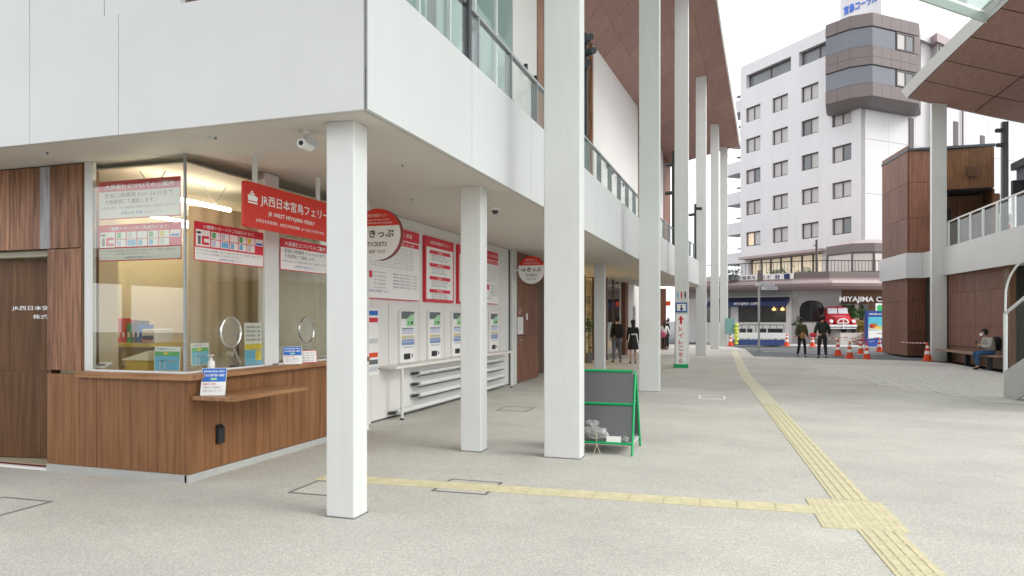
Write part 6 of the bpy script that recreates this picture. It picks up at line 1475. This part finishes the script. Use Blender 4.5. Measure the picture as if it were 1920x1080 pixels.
o, s = person('person in dark clothes bending slightly far under the deck beside the toilet sign', feet(1252, 655), AW + 1.3, 1.62, pose(), M['blackc'], M['blackc'], 'short')
o, s = person('person with long hair in a white top holding a pink bag far under the deck', feet(1246, 657) , AW - .4, 1.45, walk, M['paper'], M['blackc'], 'long')
blob(o, 'pink_bag', (.1, .2, .80), (.2, .1, .16), mat('pink_cloth', (.42, .08, .16), .7))
o, s = person('person in an olive coat, dark brimmed hat and dark trousers with a tan bag', feet(1503, 670), TH + .1, 1.57, walk, mat('olive_coat', (.055, .06, .022), .8, var=.3, scale=12), M['blackc'], 'short', hat=M['blackc'], bulk=1.25)
blob(o, 'tan_bag', (-.06, -.20, .90), (.10, .05, .13), mat('tan_leather', (.32, .17, .05), .6))
q = MB(); q.tube([(-.10, -.19, .95), (-.02, -.18, 1.15), (.14, -.08, 1.40)], .012); q.build('bag_strap', M['brown'], o, world=False)
o, s = person('person in a dark green jacket and black trousers walking away beside the hat wearer', feet(1542, 672), AW - .2, 1.72, walk, mat('dark_green_jacket', (.018, .024, .017), .8, var=.2), M['blackc'], 'short', bulk=1.2)
blob(o, 'red_bag', (.34, -.02, .95), (.13, .10, .10), M['pred'])
# seated person
sit = pose(pelvis=(0, 0, .53), waist=(0, -.02, .67), chest=(0, -.07, .86), nb=(0, -.13, 1.0), neck=(0, -.16, 1.05), head=(0, -.215, 1.12), crown=(0, -.235, 1.185),
           hipL=(.09, -.03, .52), kneeL=(.11, -.45, .52), ankL=(.10, -.46, .10), toeL=(.11, -.61, .04), hipR=(-.09, -.03, .52), kneeR=(-.11, -.45, .52), ankR=(-.10, -.30, .10), toeR=(-.10, -.45, .05),
           shL=(.16, -.10, .95), elL=(.21, -.15, .70), wrL=(.08, -.36, .74), paL=(.045, -.40, .76), shR=(-.16, -.10, .95), elR=(-.21, -.15, .70), wrR=(-.08, -.36, .74), paR=(-.045, -.40, .76))
sc_ = Vector((7.40, 25.35, 0)); o, s = person('person in a light grey hooded jacket sitting on the bench and looking at a phone', sc_, -1.12 - .2 , 1.72, sit, mat('light_grey_jacket', (.40, .385, .35), .8, var=.1), M['bluej'], 'short', bulk=1.1)
blob(o, 'face_mask', (0, -.30, 1.10), (.05, .03, .045), M['inkw']); blob(o, 'backpack', (0, .16, .82), (.15, .10, .22), M['blackc']); q = MB(); q.box(-.035, .035, -.45, -.438, .76, .90); q.build('phone', M['black'], o, world=False)
# ============================================================ BEHIND THE CAMERA (seen in the reflections)
pc = thing('pier_canopy', 'flat grey canopy over the pier behind the photographer, enlarged to shade the terminal front', 'canopy', (-3, -12, 0))
mb = MB(); mb.box(-30, 8, -22, -4.6, 3.35, 3.6); mb.build('canopy_roof', mat('canopy_grey', (.35, .34, .32), .7), pc)  # slab is brought close and greyed to cut light on the front fascia
for k in range(5): p = MB(); p.box(-20 + 6 * k, -19.8 + 6 * k, -8, -7.8, 0, 3.3); p.build('post', M['steel'], pc)
pr_ = thing('pier_railing', 'grey railing at the water edge behind the photographer', 'railing', (-5, -13.5, 0))
mb = MB(); mb.box(-20, 14, -13.55, -13.5, 1.1, 1.16); mb.build('handrail', M['steel'], pr_)
mb = MB(); mb.box(-20, 14, -13.53, -13.52, .9, 1.0)
for k in range(200): mb.box(-20 + .17 * k, -19.98 + .17 * k, -13.54, -13.51, .05, 1.1)
tag(mb.build('balusters', M['steel'], pr_), kind='stuff')
person('photographer standing behind the camera in a dark coat', Vector((-.25, -.45, 0)), AW, 1.72, pose(), M['blackc'], M['blackc'], 'short')
